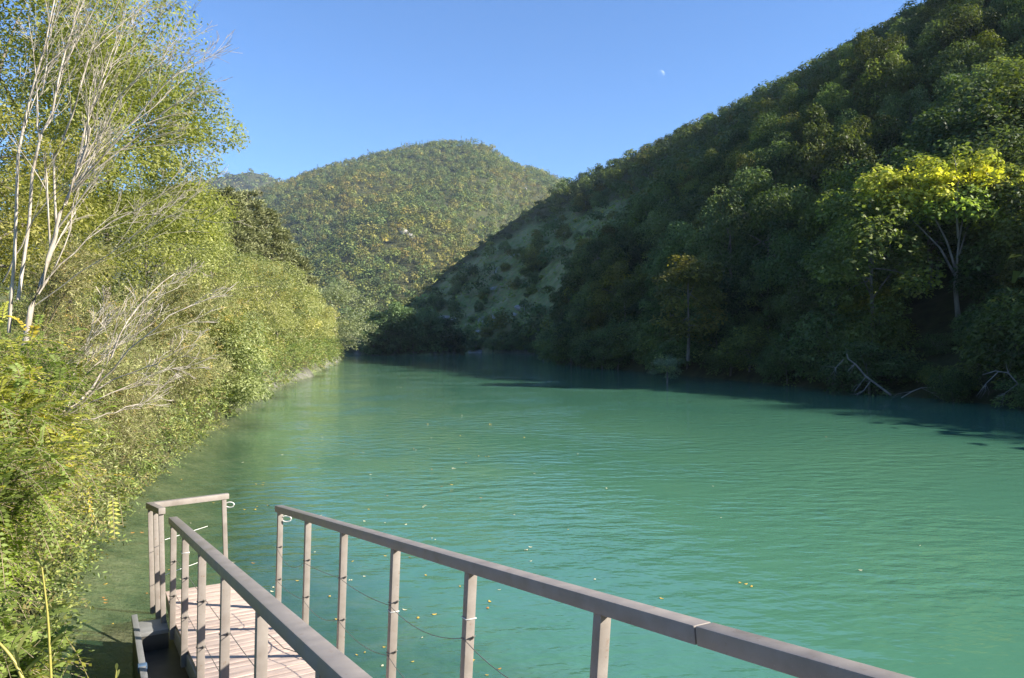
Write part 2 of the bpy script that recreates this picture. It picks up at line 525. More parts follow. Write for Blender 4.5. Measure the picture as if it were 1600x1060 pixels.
# ------------------------------------------------------------------ foliage generators
def rdir(rng, n, zmin=-1.0):
    z = rng.uniform(zmin, 1, n); a = rng.uniform(0, 2 * np.pi, n); r = np.sqrt(1 - z * z)
    return np.stack([r * np.cos(a), r * np.sin(a), z], 1)


def blob_crown(rng, Rr, Hc, z0, nblob, nleaf, leaf, asp=.7, br=(.26, .42), zmin=-.45, var=.28, yellow=0.0):
    """crown of leaf clumps spread through an ellipsoid; base colour variation per clump and per leaf"""
    d = rdir(rng, nblob, zmin)
    rf = rng.uniform(.35, 1.0, nblob) ** .6
    c = np.stack([d[:, 0] * Rr * rf, d[:, 1] * Rr * rf, z0 + Hc * .5 + d[:, 2] * Hc * .5 * rf], 1)
    c[:, :2] += rng.normal(0, Rr * .06, (nblob, 2))
    rb = Rr * rng.uniform(br[0], br[1], nblob)
    k = rng.multinomial(nblob * nleaf, rb ** 2 / (rb ** 2).sum())
    ib = np.repeat(np.arange(nblob), k); n = len(ib)
    ld = rdir(rng, n, -.55)
    rr = rb[ib] * rng.uniform(.55, 1.12, n) ** .7
    p = c[ib] + ld * rr[:, None] * np.array([1, 1, .72])
    nr = nrm(ld * .5 + np.array([0, 0, .8]) + rng.normal(0, .45, (n, 3)))
    ax = rng.normal(0, 1, (n, 3)); ax[:, 2] -= .5
    ax = ax - nr * (ax * nr).sum(1, keepdims=True)
    L = leaf * rng.uniform(.65, 1.4, n); W = L * rng.uniform(asp * .8, asp * 1.15, n)
    tb = 1 + rng.normal(0, var, (nblob, 1)) * np.array([[1.0, .85, .8]])
    tb = np.clip(tb, .45, 1.9)
    if yellow:
        tb = tb * (1 + (rng.random((nblob, 1)) < yellow) * np.array([[.45, .35, -.2]]))
    t = tb[ib] * np.clip(1 + rng.normal(0, .16, (n, 1)), .5, 1.6)
    return leaves(p, ax, nr, L, W, t), c, rb


def trunk_geo(rng, h, r, tips, lean=0.0, forks=7):
    g = Geo()
    k = 8
    s = np.linspace(0, 1, k)
    path = np.stack([lean * s ** 1.4 * h + .12 * np.sin(s * 5 + rng.uniform(0, 6)) * h * .06, .1 * np.sin(s * 4 + rng.uniform(0, 6)) * h * .06, s * h], 1)
    path[0, :2] = 0
    g.tube(np.vstack([[path[0] - [0, 0, .6]], path]), np.concatenate([[r * 1.5], r * (1.25 - s * 1.05)]), 7)
    for i in rng.choice(len(tips), min(forks, len(tips)), replace=False):
        a = rng.uniform(.35, .9)
        p0 = np.array([np.interp(a, s, path[:, j]) for j in range(3)])
        e = tips[i]
        q = np.linspace(0, 1, 5)[:, None]
        mid = p0 + (e - p0) * q + np.array([0, 0, 1]) * (q * (1 - q)) * np.linalg.norm(e - p0) * .25
        g.tube(mid, r * (.5 - .42 * q[:, 0]) * (1.25 - a * .7), 5)
    return g


def shoots(rng, base, dirs, L, n, leafL, leafW, droop, spread, tint, flat=0.0, jit=.25):
    """leafy shoots: n leaves each side-alternating along a drooping stem. base,dirs (S,3) L (S,)"""
    S = len(base)
    d = nrm(dirs)
    side = nrm(np.cross(d, np.array([0, 0, 1.0])) + rng.normal(0, .02 + (1 - flat) * .6, (S, 3)))
    up = nrm(np.cross(side, d))
    t = (np.arange(n) + .5) / n
    p = base[:, None, :] + d[:, None, :] * (L[:, None] * t)[..., None] + np.array([0, 0, -1.0]) * (droop * L[:, None] * t ** 2)[..., None]
    dd = nrm(d[:, None, :] + np.array([0, 0, -1.0]) * (2 * droop * t)[None, :, None])
    sg = np.where(np.arange(n) % 2, 1, -1)[None, :, None]
    ax = dd * (1 - spread * .6) + side[:, None, :] * sg * spread + rng.normal(0, jit, (S, n, 3))
    nr = up[:, None, :] + rng.normal(0, jit * 1.6, (S, n, 3))
    N = S * n
    l = (leafL * rng.uniform(.7, 1.2, N) * np.tile(np.sin(np.pi * (.18 + .72 * t)) ** .4, S))
    w = leafW * rng.uniform(.75, 1.2, N)
    tn = np.repeat(tint, n, 0) * np.clip(1 + rng.normal(0, .15, (N, 1)), .5, 1.7)
    V, F, T = leaves(p.reshape(-1, 3), ax.reshape(-1, 3), nr.reshape(-1, 3), l, w, tn)
    stem = np.stack([base + d * (L[:, None] * q) + np.array([0, 0, -1.0]) * (droop * L[:, None] * q * q) for q in (0, .5, 1)], 1)
    return (V, F, T), stem


def branchy(rng, base, d, length, rad, levels, nchild, ang, up=.15, bend=.25, tips=None, out=None, minfrac=.3, k=5, shrink=.62):
    """recursive branches -> list of (level, pts(k,3), radii(k)), and tip points"""
    if out is None: out = []
    if tips is None: tips = []
    pts = [np.array(base, float)]
    dd = np.array(d, float); dd /= np.linalg.norm(dd)
    bd = rng.normal(0, bend, 3)
    for i in range(k - 1):
        dd = dd + bd * .25 + rng.normal(0, bend * .25, 3) + np.array([0, 0, up * .3])
        dd /= np.linalg.norm(dd)
        pts.append(pts[-1] + dd * length / (k - 1))
    pts = np.array(pts)
    rr = rad * np.linspace(1, .42 if levels else .3, k)
    out.append((levels, pts, rr))
    if levels == 0:
        tips.append((pts[-1], dd)); tips.append((pts[k // 2], dd))
        return out, tips
    for c in range(nchild):
        f = minfrac + (1 - minfrac) * (c + rng.uniform(.2, 1)) / nchild
        f = min(f, .98)
        i = min(int(f * (k - 1)), k - 2); q = f * (k - 1) - i
        p0 = pts[i] * (1 - q) + pts[i + 1] * q
        dl = nrm((pts[i + 1] - pts[i])[None])[0]
        per = np.cross(dl, rng.normal(0, 1, 3)); per /= np.linalg.norm(per)
        a = ang * rng.uniform(.6, 1.3)
        nd = dl * math.cos(a) + per * math.sin(a)
        branchy(rng, p0, nd, length * shrink * rng.uniform(.7, 1.15) * (1.15 - .4 * f), np.interp(f, [0, 1], [rad, rad * .45]) * .6, levels - 1, nchild, ang, up, bend, tips, out, .25, k, shrink)
    tips.append((pts[-1], dd))
    return out, tips


def branch_geo(out, minr=.003, keep=None):
    g = Geo()
    k = len(out[0][1])
    for lv in sorted({o[0] for o in out}):
        if keep is not None and not keep(lv): continue
        sel = [o for o in out if o[0] == lv]
        sides = 8 if sel[0][2][0] > .08 else (5 if sel[0][2][0] > .015 else 3)
        V, F = tubes([o[1] for o in sel], np.maximum([o[2] for o in sel], minr), sides)
        g.add(V, F)
    return g


# ------------------------------------------------------------------ far forests (stuff)
def forest(rng, pts, hts, rads, tones, nq, leaf, conif=None):
    """joined low-detail crowns: every tree a dome of nq leaf-clump quads round its own point"""
    n = len(pts)
    it = np.repeat(np.arange(n), nq); m = len(it)
    d = rdir(rng, m, -.35)
    # three sub-lobes per tree
    lob = rng.normal(0, .32, (n, 4, 3)); lob[..., 2] = np.abs(lob[..., 2]) * .7
    c = lob[it, rng.integers(0, 4, m)]
    rel = c + d * rng.uniform(.45, .75, m)[:, None]
    if conif is not None:
        cz = rng.uniform(0, 1, m); a = rng.uniform(0, 2 * np.pi, m); rr = (1 - cz) * .75 * rng.uniform(.5, 1, m)
        rc = np.stack([rr * np.cos(a), rr * np.sin(a), cz * 1.9 - .5], 1)
        rel = np.where(conif[it][:, None], rc, rel)
    p = pts[it] + rel * np.stack([rads[it], rads[it], hts[it] * .5], 1) + np.array([0, 0, 1.0]) * (hts[it] * .5)[:, None]
    nr = nrm(d * .9 + np.array([0, 0, .45]) + rng.normal(0, .22, (m, 3)))
    ax = rng.normal(0, 1, (m, 3)); ax -= nr * (ax * nr).sum(1, keepdims=True)
    L = leaf * rng.uniform(.6, 1.3, m) * (rads[it] / rads.mean())
    t = tones[it] * np.clip(1 + rng.normal(0, .08, (m, 1)), .5, 1.5)
    return leaves(p, ax, nr, L, L * .8, t)


def tone_mix(rng, n, palette, w):
    i = rng.choice(len(palette), n, p=np.array(w) / sum(w))
    return np.array(palette)[i] * np.clip(1 + rng.normal(0, .16, (n, 1)), .55, 1.6), i


PAL = [(.8, 1.0, .85), (1.1, 1.1, .85), (1.3, 1.12, .85), (.62, .78, .75), (1.4, 1.42, .75), (1.15, 1.0, .9)]
g = Geo()
n = 6500
px = rng.uniform(330, 900, n); v = rng.uniform(0, 1, n) ** .75
v = np.where(rng.random(n) < .06, rng.uniform(.97, 1.03, n), v)
pts = mount(px, v)
tn, ti = tone_mix(rng, n, PAL, [5, 4.5, 1.5, 4, .9, 1.2])
patch = np.sin(pts[:, 0] * .02 + pts[:, 1] * .013) + np.sin(pts[:, 0] * .007 - pts[:, 1] * .02 + 2)
tn = tn * np.where(patch[:, None] > .5, (1.12, 1.02, .9), (.95, 1.0, 1.0))
con = (ti == 3) & (rng.random(n) < .4)
rad = rng.uniform(2.8, 6.0, n); hts = rad * rng.uniform(1.8, 2.5, n); hts = np.where(con, hts * 1.1, hts)
rad = np.where(con, rad * .65, rad)
g.add(*forest(rng, pts - [0, 0, 1], hts, rad, tn, 70, 1.35, con))
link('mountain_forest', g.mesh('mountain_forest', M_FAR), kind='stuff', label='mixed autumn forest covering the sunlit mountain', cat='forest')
g = Geo()
n = 900
px = rng.uniform(300, 520, n); pts = hill2(px, rng.uniform(.2, 1.0, n))
tn, ti = tone_mix(rng, n, PAL, [5, 2, .5, 4, .2, .5])
g.add(*forest(rng, pts, rng.uniform(9, 15, n), rng.uniform(5, 8, n), tn, 26, 4.0))
link('distant_forest', g.mesh('distant_forest', M_FAR), kind='stuff', label='dark forest on the small hill behind the mountain', cat='forest')

# ------------------------------------------------------------------ right hillside trees
BASE_GREEN = [(.8, 1.0, .95), (1.05, 1.1, .8), (1.32, 1.12, .72), (1.0, 1.12, 1.15), (1.4, 1.4, .62), (1.45, 1.05, .7)]
TONE_WORD = ['deep green', 'olive green', 'rust-tinged', 'grey-green', 'yellowing', 'rusty brown']
prot = []
for i in range(9):
    r_ = np.random.default_rng(100 + i)
    if i < 6:
        (V, F, T), c, rb = blob_crown(r_, 4.0 + .3 * (i % 3), 9.0 + .8 * (i % 2), .5, 60 + 4 * i % 13, 170, .29, zmin=-.9, yellow=.04, br=(.22, .38))
        h = 7.5
    else:
        (V, F, T), c, rb = blob_crown(r_, 2.9, 10.5, .6, 54, 150, .28, zmin=-.9, br=(.28, .45))
        h = 9
    cm = mesh('crown', V, F, T, M_BROAD)
    tm = trunk_geo(r_, h, .17, c, r_.normal(0, .04), 8).mesh('trunk', M_BARK, True)
    prot.append((cm, tm))
shrubp = []
for i in range(4):
    r_ = np.random.default_rng(200 + i)
    (V, F, T), c, rb = blob_crown(r_, 2.2, 3.4, -.1, 40, 130, .2, zmin=-.9, asp=.5)
    shrubp.append((mesh('crown', V, F, T, M_BROAD), trunk_geo(r_, 2.2, .07, c, .1, 9).mesh('trunk', M_BARK, True)))

rng = np.random.default_rng(21)
# candidates over the whole slope
cand = []
for u in np.arange(2.0, 14.2, .02):
    pass
nu = 26000
cu = rng.uniform(1.5, 14.3, nu); cv = rng.uniform(.012, 1.04, nu) ** .9
cp = hill(cu, cv)
zz = zone(cu, cv)
keep = rng.random(nu) > zz * .985
# drop crowded ones (greedy, spacing grows with distance)
grid = {}
sel = []
order = np.argsort(rng.random(nu))
for i in order:
    if not keep[i]: continue
    p = cp[i]
    sp = 3.5 if p[1] < 150 else 3.9
    if p[1] < 20 or p[0] / max(p[1], 1) > .72: sp = 4.8
    if cv[i] < .05: sp = 3.2
    key = (int(p[0] // 6), int(p[1] // 6))
    ok = True
    for a in (-1, 0, 1):
        for b in (-1, 0, 1):
            for q in grid.get((key[0] + a, key[1] + b), ()):
                if (q[0] - p[0]) ** 2 + (q[1] - p[1]) ** 2 < sp * sp: ok = False; break
            if not ok: break
        if not ok: break
    if ok:
        grid.setdefault(key, []).append(p); sel.append(i)
sel = np.array(sel)
sp_, su, sv = cp[sel], cu[sel], cv[sel]
ppx = 800 + FOC * sp_[:, 0] / np.maximum(sp_[:, 1], 1); ppy = 535 - FOC * (sp_[:, 2] + 5 - CAMZ) / np.maximum(sp_[:, 1], 1)
inf = (sp_[:, 1] > 20) & (ppx > 560) & (ppx < 1700) & (ppy > -60)
size = np.where(inf & (su < 9.8) & (sv < 1.01), 1 / np.maximum(sp_[:, 1], 1), 0)
# steer clear of the yellow-topped tree
YX, YY = 29.2, 52.0
near_y = (np.hypot(sp_[:, 0] - YX, sp_[:, 1] - YY) < 4.0) | ((np.abs(ppx - 1490) < 70) & (sp_[:, 1] < 51) & inf)
# a gap between the trees lets the low sun through to the golden tree's crown
rx_, ry_ = sp_[:, 0] - 28.0, sp_[:, 1] - 52.0
hs_ = np.array([SUN.x, SUN.y]) / math.hypot(SUN.x, SUN.y)
al_ = rx_ * hs_[0] + ry_ * hs_[1]; la_ = np.abs(rx_ * hs_[1] - ry_ * hs_[0])
gap = (al_ > 3) & (la_ < 7.5) & (sp_[:, 2] + 6.5 > 10.0 + al_ * math.tan(R(SUN_EL)) - 1)
top = np.argsort(-size)[:300 + near_y.sum()]
top = [i for i in top if size[i] > 0 and not near_y[i] and not gap[i]][:262]
tops = set(top)
lab = {}
for i in top:
    p = sp_[i]
    w = 2 if rng.random() < .10 else (5 if rng.random() < .02 else (4 if rng.random() < .03 else rng.choice([0, 0, 1, 1, 3])))
    v_ = sv[i]
    if v_ < .07: where = 'at the waterline'
    elif v_ < .25: where = 'low on the slope'
    elif v_ < .5: where = 'midway up the slope'
    elif v_ < .8: where = 'high on the slope'
    else: where = 'on the ridge'
    x_ = ppx[i]
    side_ = ('beside the spur' if x_ < 930 else 'above the rusty tree' if x_ < 1100 else 'right of the rusty tree' if x_ < 1220
             else 'near the golden tree' if x_ < 1400 else 'behind the golden tree' if x_ < 1520 else 'by the right edge')
    pr = int(rng.integers(0, 6)) if rng.random() < .8 else int(rng.integers(6, 9))
    form = 'narrow' if pr >= 6 else ('broad' if pr % 2 else 'round')
    sc_ = rng.uniform(.58, .98) * (.8 if v_ < .05 else 1) * (.85 if p[1] > 150 else 1.0)
    tone = np.array(BASE_GREEN[w]) * np.clip(1 + rng.normal(0, .27), .5, 1.7) * .9
    lab.setdefault(f'{form} {TONE_WORD[w]} tree {where} {side_}', []).append((i, pr, sc_, tone))
ORD = ['leftmost', 'second from left', 'third from left', 'fourth from left', 'fifth from left', 'sixth from left', 'seventh from left', 'eighth from left']
for lb, items in lab.items():
    items.sort(key=lambda q: ppx[q[0]])
    for k, (i, pr, sc_, tone) in enumerate(items):
        L_ = lb if len(items) == 1 else f'{lb}, {ORD[k] if k < 8 else "further right"}'
        root = link('hillside_tree', None, loc=sp_[i] - [0, 0, .3], label=L_, cat='tree', group='trees on the shaded hillside')
        root.rotation_euler = (rng.normal(0, .04), rng.normal(0, .04), rng.uniform(0, 6.28))
        root.scale = (sc_ * rng.uniform(.9, 1.1), sc_ * rng.uniform(.9, 1.1), sc_ * rng.uniform(.95, 1.45) * (1 if v_ < .85 else .75))
        link('trunk', prot[pr][1], root)
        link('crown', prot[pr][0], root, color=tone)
rest = np.array([i for i in range(len(sel)) if i not in tops and not near_y[i] and not gap[i]])
g = Geo()
rp = sp_[rest] - [0, 0, .6]
tn, ti = tone_mix(rng, len(rest), BASE_GREEN, [4, 4, 1, 3, .5, .5])
rad = rng.uniform(1.8, 3.3, len(rest)); hts = rad * rng.uniform(1.7, 2.6, len(rest)); hts = np.where(sv[rest] > .86, np.minimum(hts, 4.4), hts); lo_ = (su[rest] > 10.3) & (sv[rest] > .7); hts = np.where(lo_, hts * .6, hts); rad = np.where(lo_, rad * .75, rad)
seen_ = inf[rest]
rad = np.where(seen_, rad, 3.9); hts = np.where(seen_, hts, 6.0)
for msk, nq, lf in ((seen_, 170, .68), (~seen_ & (rp[:, 1] > 15), 110, .9), (~seen_ & (rp[:, 1] <= 15), 60, 1.5)):
    if msk.any():
        g.add(*forest(rng, rp[msk], hts[msk], rad[msk], tn[msk], nq, lf))
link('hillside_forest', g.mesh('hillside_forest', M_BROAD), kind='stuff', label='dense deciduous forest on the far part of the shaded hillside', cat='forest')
g = Geo()
rng = np.random.default_rng(61)
n_ = 1700
u_ = rng.uniform(8.4, 13.6, n_); v_ = rng.uniform(.01, .95, n_)
k_ = (zone(u_, v_) > .3) & (np.sin(u_ * 7 + v_ * 14) + rng.normal(0, .7, n_) > -.2)
p_ = hill(u_, v_)[k_]; r2_ = rng.uniform(.3, .75, len(p_)) * (1 + (rng.random(len(p_)) < .08))
tn, ti = tone_mix(rng, len(p_), BASE_GREEN, [3, 5, 1, 5, 1, .2])
g.add(*forest(rng, p_ - [0, 0, .3], r2_ * rng.uniform(1.2, 2.4, len(p_)), r2_, tn * (2.0, 2.0, 1.7), 16, .40))
link('slope_scrub', g.mesh('slope_scrub', M_BROAD), kind='stuff', label='low scrub and grass tufts scattered over the grassy spur', cat='scrub')
print('slope trees', len(sel), 'individual', len(top), 'rest', len(rest), 'seen', int(seen_.sum()))

# shrubs overhanging the right waterline
rng = np.random.default_rng(22)
shr = {}
for u in np.concatenate([np.arange(4.05, 8.9, .105), np.arange(8.95, 11.2, .16), np.arange(11.4, 12.6, .3)]):
    p = hill(u + rng.uniform(-.04, .04), rng.uniform(-.006, .012))
    x_, _ = pix(p)
    if x_ > 1690: continue
    sc_ = rng.uniform(.75, 1.45) * (1 if p[1] < 110 else 1.25)
    if abs(x_ - 1490) < 110: sc_ *= .45
    wt_ = int(rng.choice([0, 0, 1, 3]))
    size_ = 'large' if sc_ > 1.2 else ('small' if sc_ < .95 else 'middling')
    sect = 'left of the spur foot' if x_ < 760 else 'below the middle of the spur' if x_ < 815 else 'at the right foot of the spur' if x_ < 872 else 'just right of the spur' if x_ < 920 else 'further right of the spur' if x_ < 960 else 'left of the rusty tree' if x_ < 1050 else 'around the pale bush' if x_ < 1150 else 'left of the fallen trunk' if x_ < 1300 else 'by the fallen trunk' if x_ < 1420 else 'below the golden tree' if x_ < 1540 else 'by the right edge'
    shr.setdefault(f'{size_} {TONE_WORD[wt_]} waterside shrub {sect}', []).append((p, sc_, wt_, x_))
for lb, items in shr.items():
    items.sort(key=lambda q: q[3])
    for k, (p, sc_, wt_, x_) in enumerate(items):
        pr = shrubp[int(rng.integers(0, 4))]
        root = link('waterside_shrub', None, loc=(p[0], p[1], max(p[2], 0) - .1), cat='shrub', group='shrubs along the right waterline', label=lb if len(items) == 1 else f'{lb}, {ORD[min(k, 7)]}')
        root.rotation_euler = (0, 0, rng.uniform(0, 6.28)); root.scale = (sc_, sc_, sc_ * rng.uniform(.8, 1.2))
        link('trunk', pr[1], root); link('crown', pr[0], root, color=np.array(BASE_GREEN[wt_]) * rng.uniform(.9, 1.5))

# the yellow-topped tree and its neighbour
def big_tree(name, loc, seed, Rr, Hc, z0, h, r, mat, bark, nblob, nleaf, leaf, label, group=None, color=None, off=(0, 0), cat='tree', limbs=8, asp=.7):
    r_ = np.random.default_rng(seed)
    (V, F, T), c, rb = blob_crown(r_, Rr, Hc, z0, nblob, nleaf, leaf, zmin=-.75, yellow=.1, asp=asp)
    V = V + np.array([off[0], off[1], 0]); c = c + np.array([off[0], off[1], 0])
    root = link(name, None, loc=loc, label=label, cat=cat, group=group)
    link('trunk', trunk_geo(r_, h, r, c, 0, limbs).mesh('trunk', bark, True), root)
    link('crown', mesh('crown', V, F, T, mat), root, color=color)
    return root


yb = np.array([YX + .4, YY, 3.5])
r_ = np.random.default_rng(77)
root = link('ash_tree', None, loc=yb, label='tall pale-trunked tree with sunlit yellow crown against the dark slope', cat='tree')
g = Geo()
g.tube([(0, 0, -1), (.05, 0, 1.5), (-.05, .1, 3.2), (0, .1, 4.6)], [.22, .17, .14, .125], 8)
lim = [((0, .1, 4.4), (-.55, .2, 6.4), (-1.6, .3, 8.6), (-2.9, .2, 11)), ((0, .1, 4.5), (.15, 0, 6.6), (.5, -.2, 9), (.9, -.2, 11.6)), ((0, .1, 4.0), (-.9, .4, 6), (-2.2, .8, 7.6), (-4, 1.0, 9.6)), ((.1, 0, 5.5), (.9, .3, 7.4), (2.1, .6, 9), (3.2, .4, 10.8)), ((.1, 0, 6.6), (-.4, -.6, 8.4), (-.7, -1.4, 10.2), (-1.2, -1.8, 11.6))]
for l in lim: g.tube(l, [.085, .065, .045, .02], 6)
link('trunk', g.mesh('trunk', M_DULL, True), root)
V, F, T = [], [], []
gg = Geo()
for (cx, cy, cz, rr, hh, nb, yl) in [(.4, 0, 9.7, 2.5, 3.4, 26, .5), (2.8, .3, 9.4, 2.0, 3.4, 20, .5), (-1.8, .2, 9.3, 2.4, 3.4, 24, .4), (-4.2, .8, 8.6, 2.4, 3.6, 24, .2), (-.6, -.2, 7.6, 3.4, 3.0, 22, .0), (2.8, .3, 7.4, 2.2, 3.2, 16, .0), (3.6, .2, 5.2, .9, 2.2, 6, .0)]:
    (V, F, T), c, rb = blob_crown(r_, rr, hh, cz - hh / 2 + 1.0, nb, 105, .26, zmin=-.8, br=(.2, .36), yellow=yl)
    gg.add(V + np.array([cx, cy, 0]), F, T * ((.62, .8, .9) if yl == 0 else (1, 1, 1)))  # low lobes tinted greener and darker: mostly painted shade, some leaf colour
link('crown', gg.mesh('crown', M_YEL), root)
big_tree('lime_tree', (24.6, 53.5, 2.2), 78, 3.6, 11.2, .6, 9, .14, M_YEL, M_BARK, 66, 150, .27, 'olive tree with pale gold top just left of the yellow-topped tree', color=(.42, .5, .65))
big_tree('maple_tree', (15.2, 67.5, 2.2), 79, 2.9, 8.6, -.3, 6, .12, M_BROAD, M_BARK, 54, 130, .26, 'rust-coloured tree leaning out above the right waterline', color=(1.35, 1.08, .75))
big_tree('willow_bush', (12.2, 61.5, .1), 80, 1.15, 2.4, .0, 1.6, .06, M_WIL, M_BARK, 22, 110, .16, 'small pale grey-green bush at the right waterline', color=(.55, .7, .85), cat='bush', asp=.3)


def hill_at(x, y):
    i = np.argmin((HP[..., 0] - x) ** 2 + (HP[..., 1] - y) ** 2)
    return HP.reshape(-1, 3)[i][2]


EX = [(1545, 60, 1.15, 0, 'deep green tree filling the gap right of the golden tree trunk'), (1592, 53, 1.0, 3, 'grey-green tree close to the right edge behind the bare branches'), (1520, 66, 1.2, 0, 'dark tree directly behind the golden tree trunk'),
      (1625, 60, 1.2, 1, 'olive tree cut by the right picture edge'), (1570, 68, 1.3, 3, 'tall grey-green tree behind the gap right of the golden tree'), (1455, 60, 1.1, 0, 'deep green tree between the golden tree and its pale neighbour')]
for i, (px_, D_, s_, w_, lb) in enumerate(EX):
    x_ = (px_ - 800) / FOC * D_
    root = link('hillside_tree', None, loc=(x_, D_, hill_at(x_, D_) - .4), label=lb, cat='tree', group='trees on the shaded hillside')
    root.scale = (s_, s_, s_ * 1.05); root.rotation_euler = (0, 0, i * 1.3)
    link('trunk', prot[i % 6][1], root); link('crown', prot[i % 6][0], root, color=np.array(BASE_GREEN[w_]) * .8)
SH = [(1530, 47.5, .6, 'dark shrub at the foot of the golden tree'), (1562, 45, .9, 'dark shrub between the golden tree and the bare branches'), (1592, 43.5, 1.2, 'dark shrub behind the bare branches at the right edge'), (1580, 50, 1.4, 'taller dark shrub above the bare branches at the right edge'), (1465, 49, .5, 'low shrub left of the golden tree foot')]
for i, (px_, D_, s_, lb) in enumerate(SH):
    x_ = (px_ - 800) / FOC * D_
    root = link('waterside_shrub', None, loc=(x_, D_, max(hill_at(x_, D_), 0) - .2), label=lb, cat='shrub', group='shrubs along the right waterline')
    root.scale = (s_, s_, s_); root.rotation_euler = (0, 0, i)
    link('trunk', shrubp[i % 4][1], root); link('crown', shrubp[i % 4][0], root, color=(.75, .95, .9))


def branch_thing(name, pts, rad, label, twigs, seed, mat=M_DULL):
    r_ = np.random.default_rng(seed)
    g = Geo()
    pts = np.array(pts); k = len(pts)
    g.tube(pts, np.linspace(rad, rad * .45, k), 7)
    root = link(name, g.mesh(name, mat, True), label=label, cat='branch')
    g2 = Geo()
    for t in twigs:
        t = np.array(t); g2.tube(t, np.linspace(rad * .5, rad * .15, len(t)), 5)
        for j in range(4):
            q = t[len(t) // 2] * r_.uniform(.6, 1) + t[-1] * r_.uniform(0, .4)
            a = t[-1] + r_.normal(0, .25, 3); g2.tube([t[-2], (t[-2] + a) / 2 + r_.normal(0, .08, 3), a], [rad * .2, rad * .13, rad * .06], 4)
    link('twigs', g2.mesh('twigs', mat, True), root, kind='stuff')


D = 44.5
branch_thing('fallen_branch', [P(1392, 618, D), P(1372, 603, D), P(1352, 588, D), P(1337, 570, D), P(1325, 561, D), P(1323, 553, D)], .065, 'pale fallen trunk leaning out of the dark waterside bushes',
             [[P(1352, 590, D), P(1344, 600, D), P(1335, 612, D - .5)], [P(1360, 596, D), P(1350, 610, D), P(1336, 617, D - .5)], [P(1335, 570, D), P(1325, 580, D)], [P(1318, 562, D), P(1306, 575, D), P(1303, 590, D)]], 1)
D = 42.5
branch_thing('fallen_branch', [P(1408, 622, D), P(1425, 612, D), P(1440, 606, D), P(1460, 606, D)], .032, 'thin arching bare branch touching the water below the yellow-topped tree',
             [[P(1440, 607, D), P(1455, 614, D), P(1475, 625, D)], [P(1425, 612, D), P(1405, 615, D), P(1393, 621, D)]], 2)
D = 36.5
branch_thing('fallen_branch', [P(1606, 612, D), P(1590, 600, D), P(1575, 583, D), P(1555, 580, D), P(1535, 586, D)], .038, 'pale bare branches reaching from the bank at the right picture edge',
             [[P(1560, 581, D), P(1540, 600, D), P(1525, 620, D)], [P(1590, 600, D), P(1570, 615, D), P(1555, 622, D)], [P(1575, 583, D), P(1572, 570, D)]], 3)

# rocks on the grassy spur and along its waterline
def rock(seed):
    r_ = np.random.default_rng(seed)
    n = 8
    th = np.linspace(0, np.pi, n + 1); ph = np.linspace(0, 2 * np.pi, 2 * n + 1)
    T, Ph = np.meshgrid(th, ph, indexing='ij')
    S = np.stack([np.sin(T) * np.cos(Ph), np.sin(T) * np.sin(Ph), np.cos(T)], -1)
    f = np.ones(T.shape)
    for _ in range(9):
        d = r_.normal(0, 1, 3); d /= np.linalg.norm(d)
        f = np.minimum(f, r_.uniform(.5, .85) / np.maximum(S @ d, .05))
    S = S * f[..., None]
    return mesh('rock', S.reshape(-1, 3), grid_faces(n + 1, 2 * n + 1), None, M_ROCK)


M_CLIFF = bark_mat('pale cliff', (.14, .13, .11), (.36, .33, .28), .35, 1)
M_ROCK = bark_mat('limestone', (.15, .145, .13), (.34, .33, .30), 3, 1)
rocks = [rock(s) for s in range(4)]
rk = [(11.75, .005, 2.6, 'pale grey rock at the waterline below the grassy spur, left of the two'), (10.15, .004, 2.4, 'pale rock at the waterline near the foot of the forest'),
      (11.95, .02, 2.0, 'jagged grey rock just above the waterline of the grassy spur'), (12.15, .33, 2.8, 'long pale rock slab high on the left of the grassy spur'), (12.05, .25, 2.2, 'pale rock slab below the long one on the grassy spur'),
      (12.4, .5, 2.0, 'small pale rock near the left skyline of the grassy spur'), (11.3, .45, 1.8, 'small pale rock in the middle of the grassy spur'), (10.7, .18, 2.4, 'grey rock ledge low on the right of the grassy spur'),
      (10.9, .16, 1.6, 'small grey rock beside the low ledge on the spur'), (11.6, .10, 1.7, 'small rock just above the shore of the grassy spur'), (10.3, .5, 1.9, 'pale rock near the forest edge high on the spur')]
for i, (u, v_, s_, lb) in enumerate(rk):
    p = hill(u, v_)
    o = link('rock_outcrop', rocks[i % 4], loc=p, label=lb, cat='rock', group='rocks on the grassy spur')
    o.location = p - np.array([0, 0, s_ * .2]); o.scale = (s_ * 1.5, s_ * .7, s_ * .5); o.rotation_euler = (.5, .2 * (i % 3), -.9 + .3 * (i % 4))

for i, (px_, py_, s_, lb) in enumerate([(630, 366, 6, 'pale cliff patch showing among the trees of the sunlit mountain'), (643, 376, 5, 'smaller pale cliff just right of and below the larger one on the mountain'), (822, 300, 4, 'small pale cliff near the right shoulder of the sunlit mountain')]):
    vv_ = np.linspace(.02, .98, 400); q_ = mount(np.full(400, px_), vv_)
    yy_ = 535 - FOC * (q_[:, 2] - CAMZ) / q_[:, 1]
    p = q_[np.argmin(np.abs(yy_ - py_))]
    me_ = rocks[i].copy(); me_.materials[0] = M_CLIFF
    o = link('rock_outcrop', me_, loc=p + np.array([0, -1, 2.5]), label=lb, cat='rock', group='cliffs on the mountain')
    o.scale = (s_ * 1.0, s_ * .5, s_ * .8); o.rotation_euler = (-.5, .5, .7 * i)

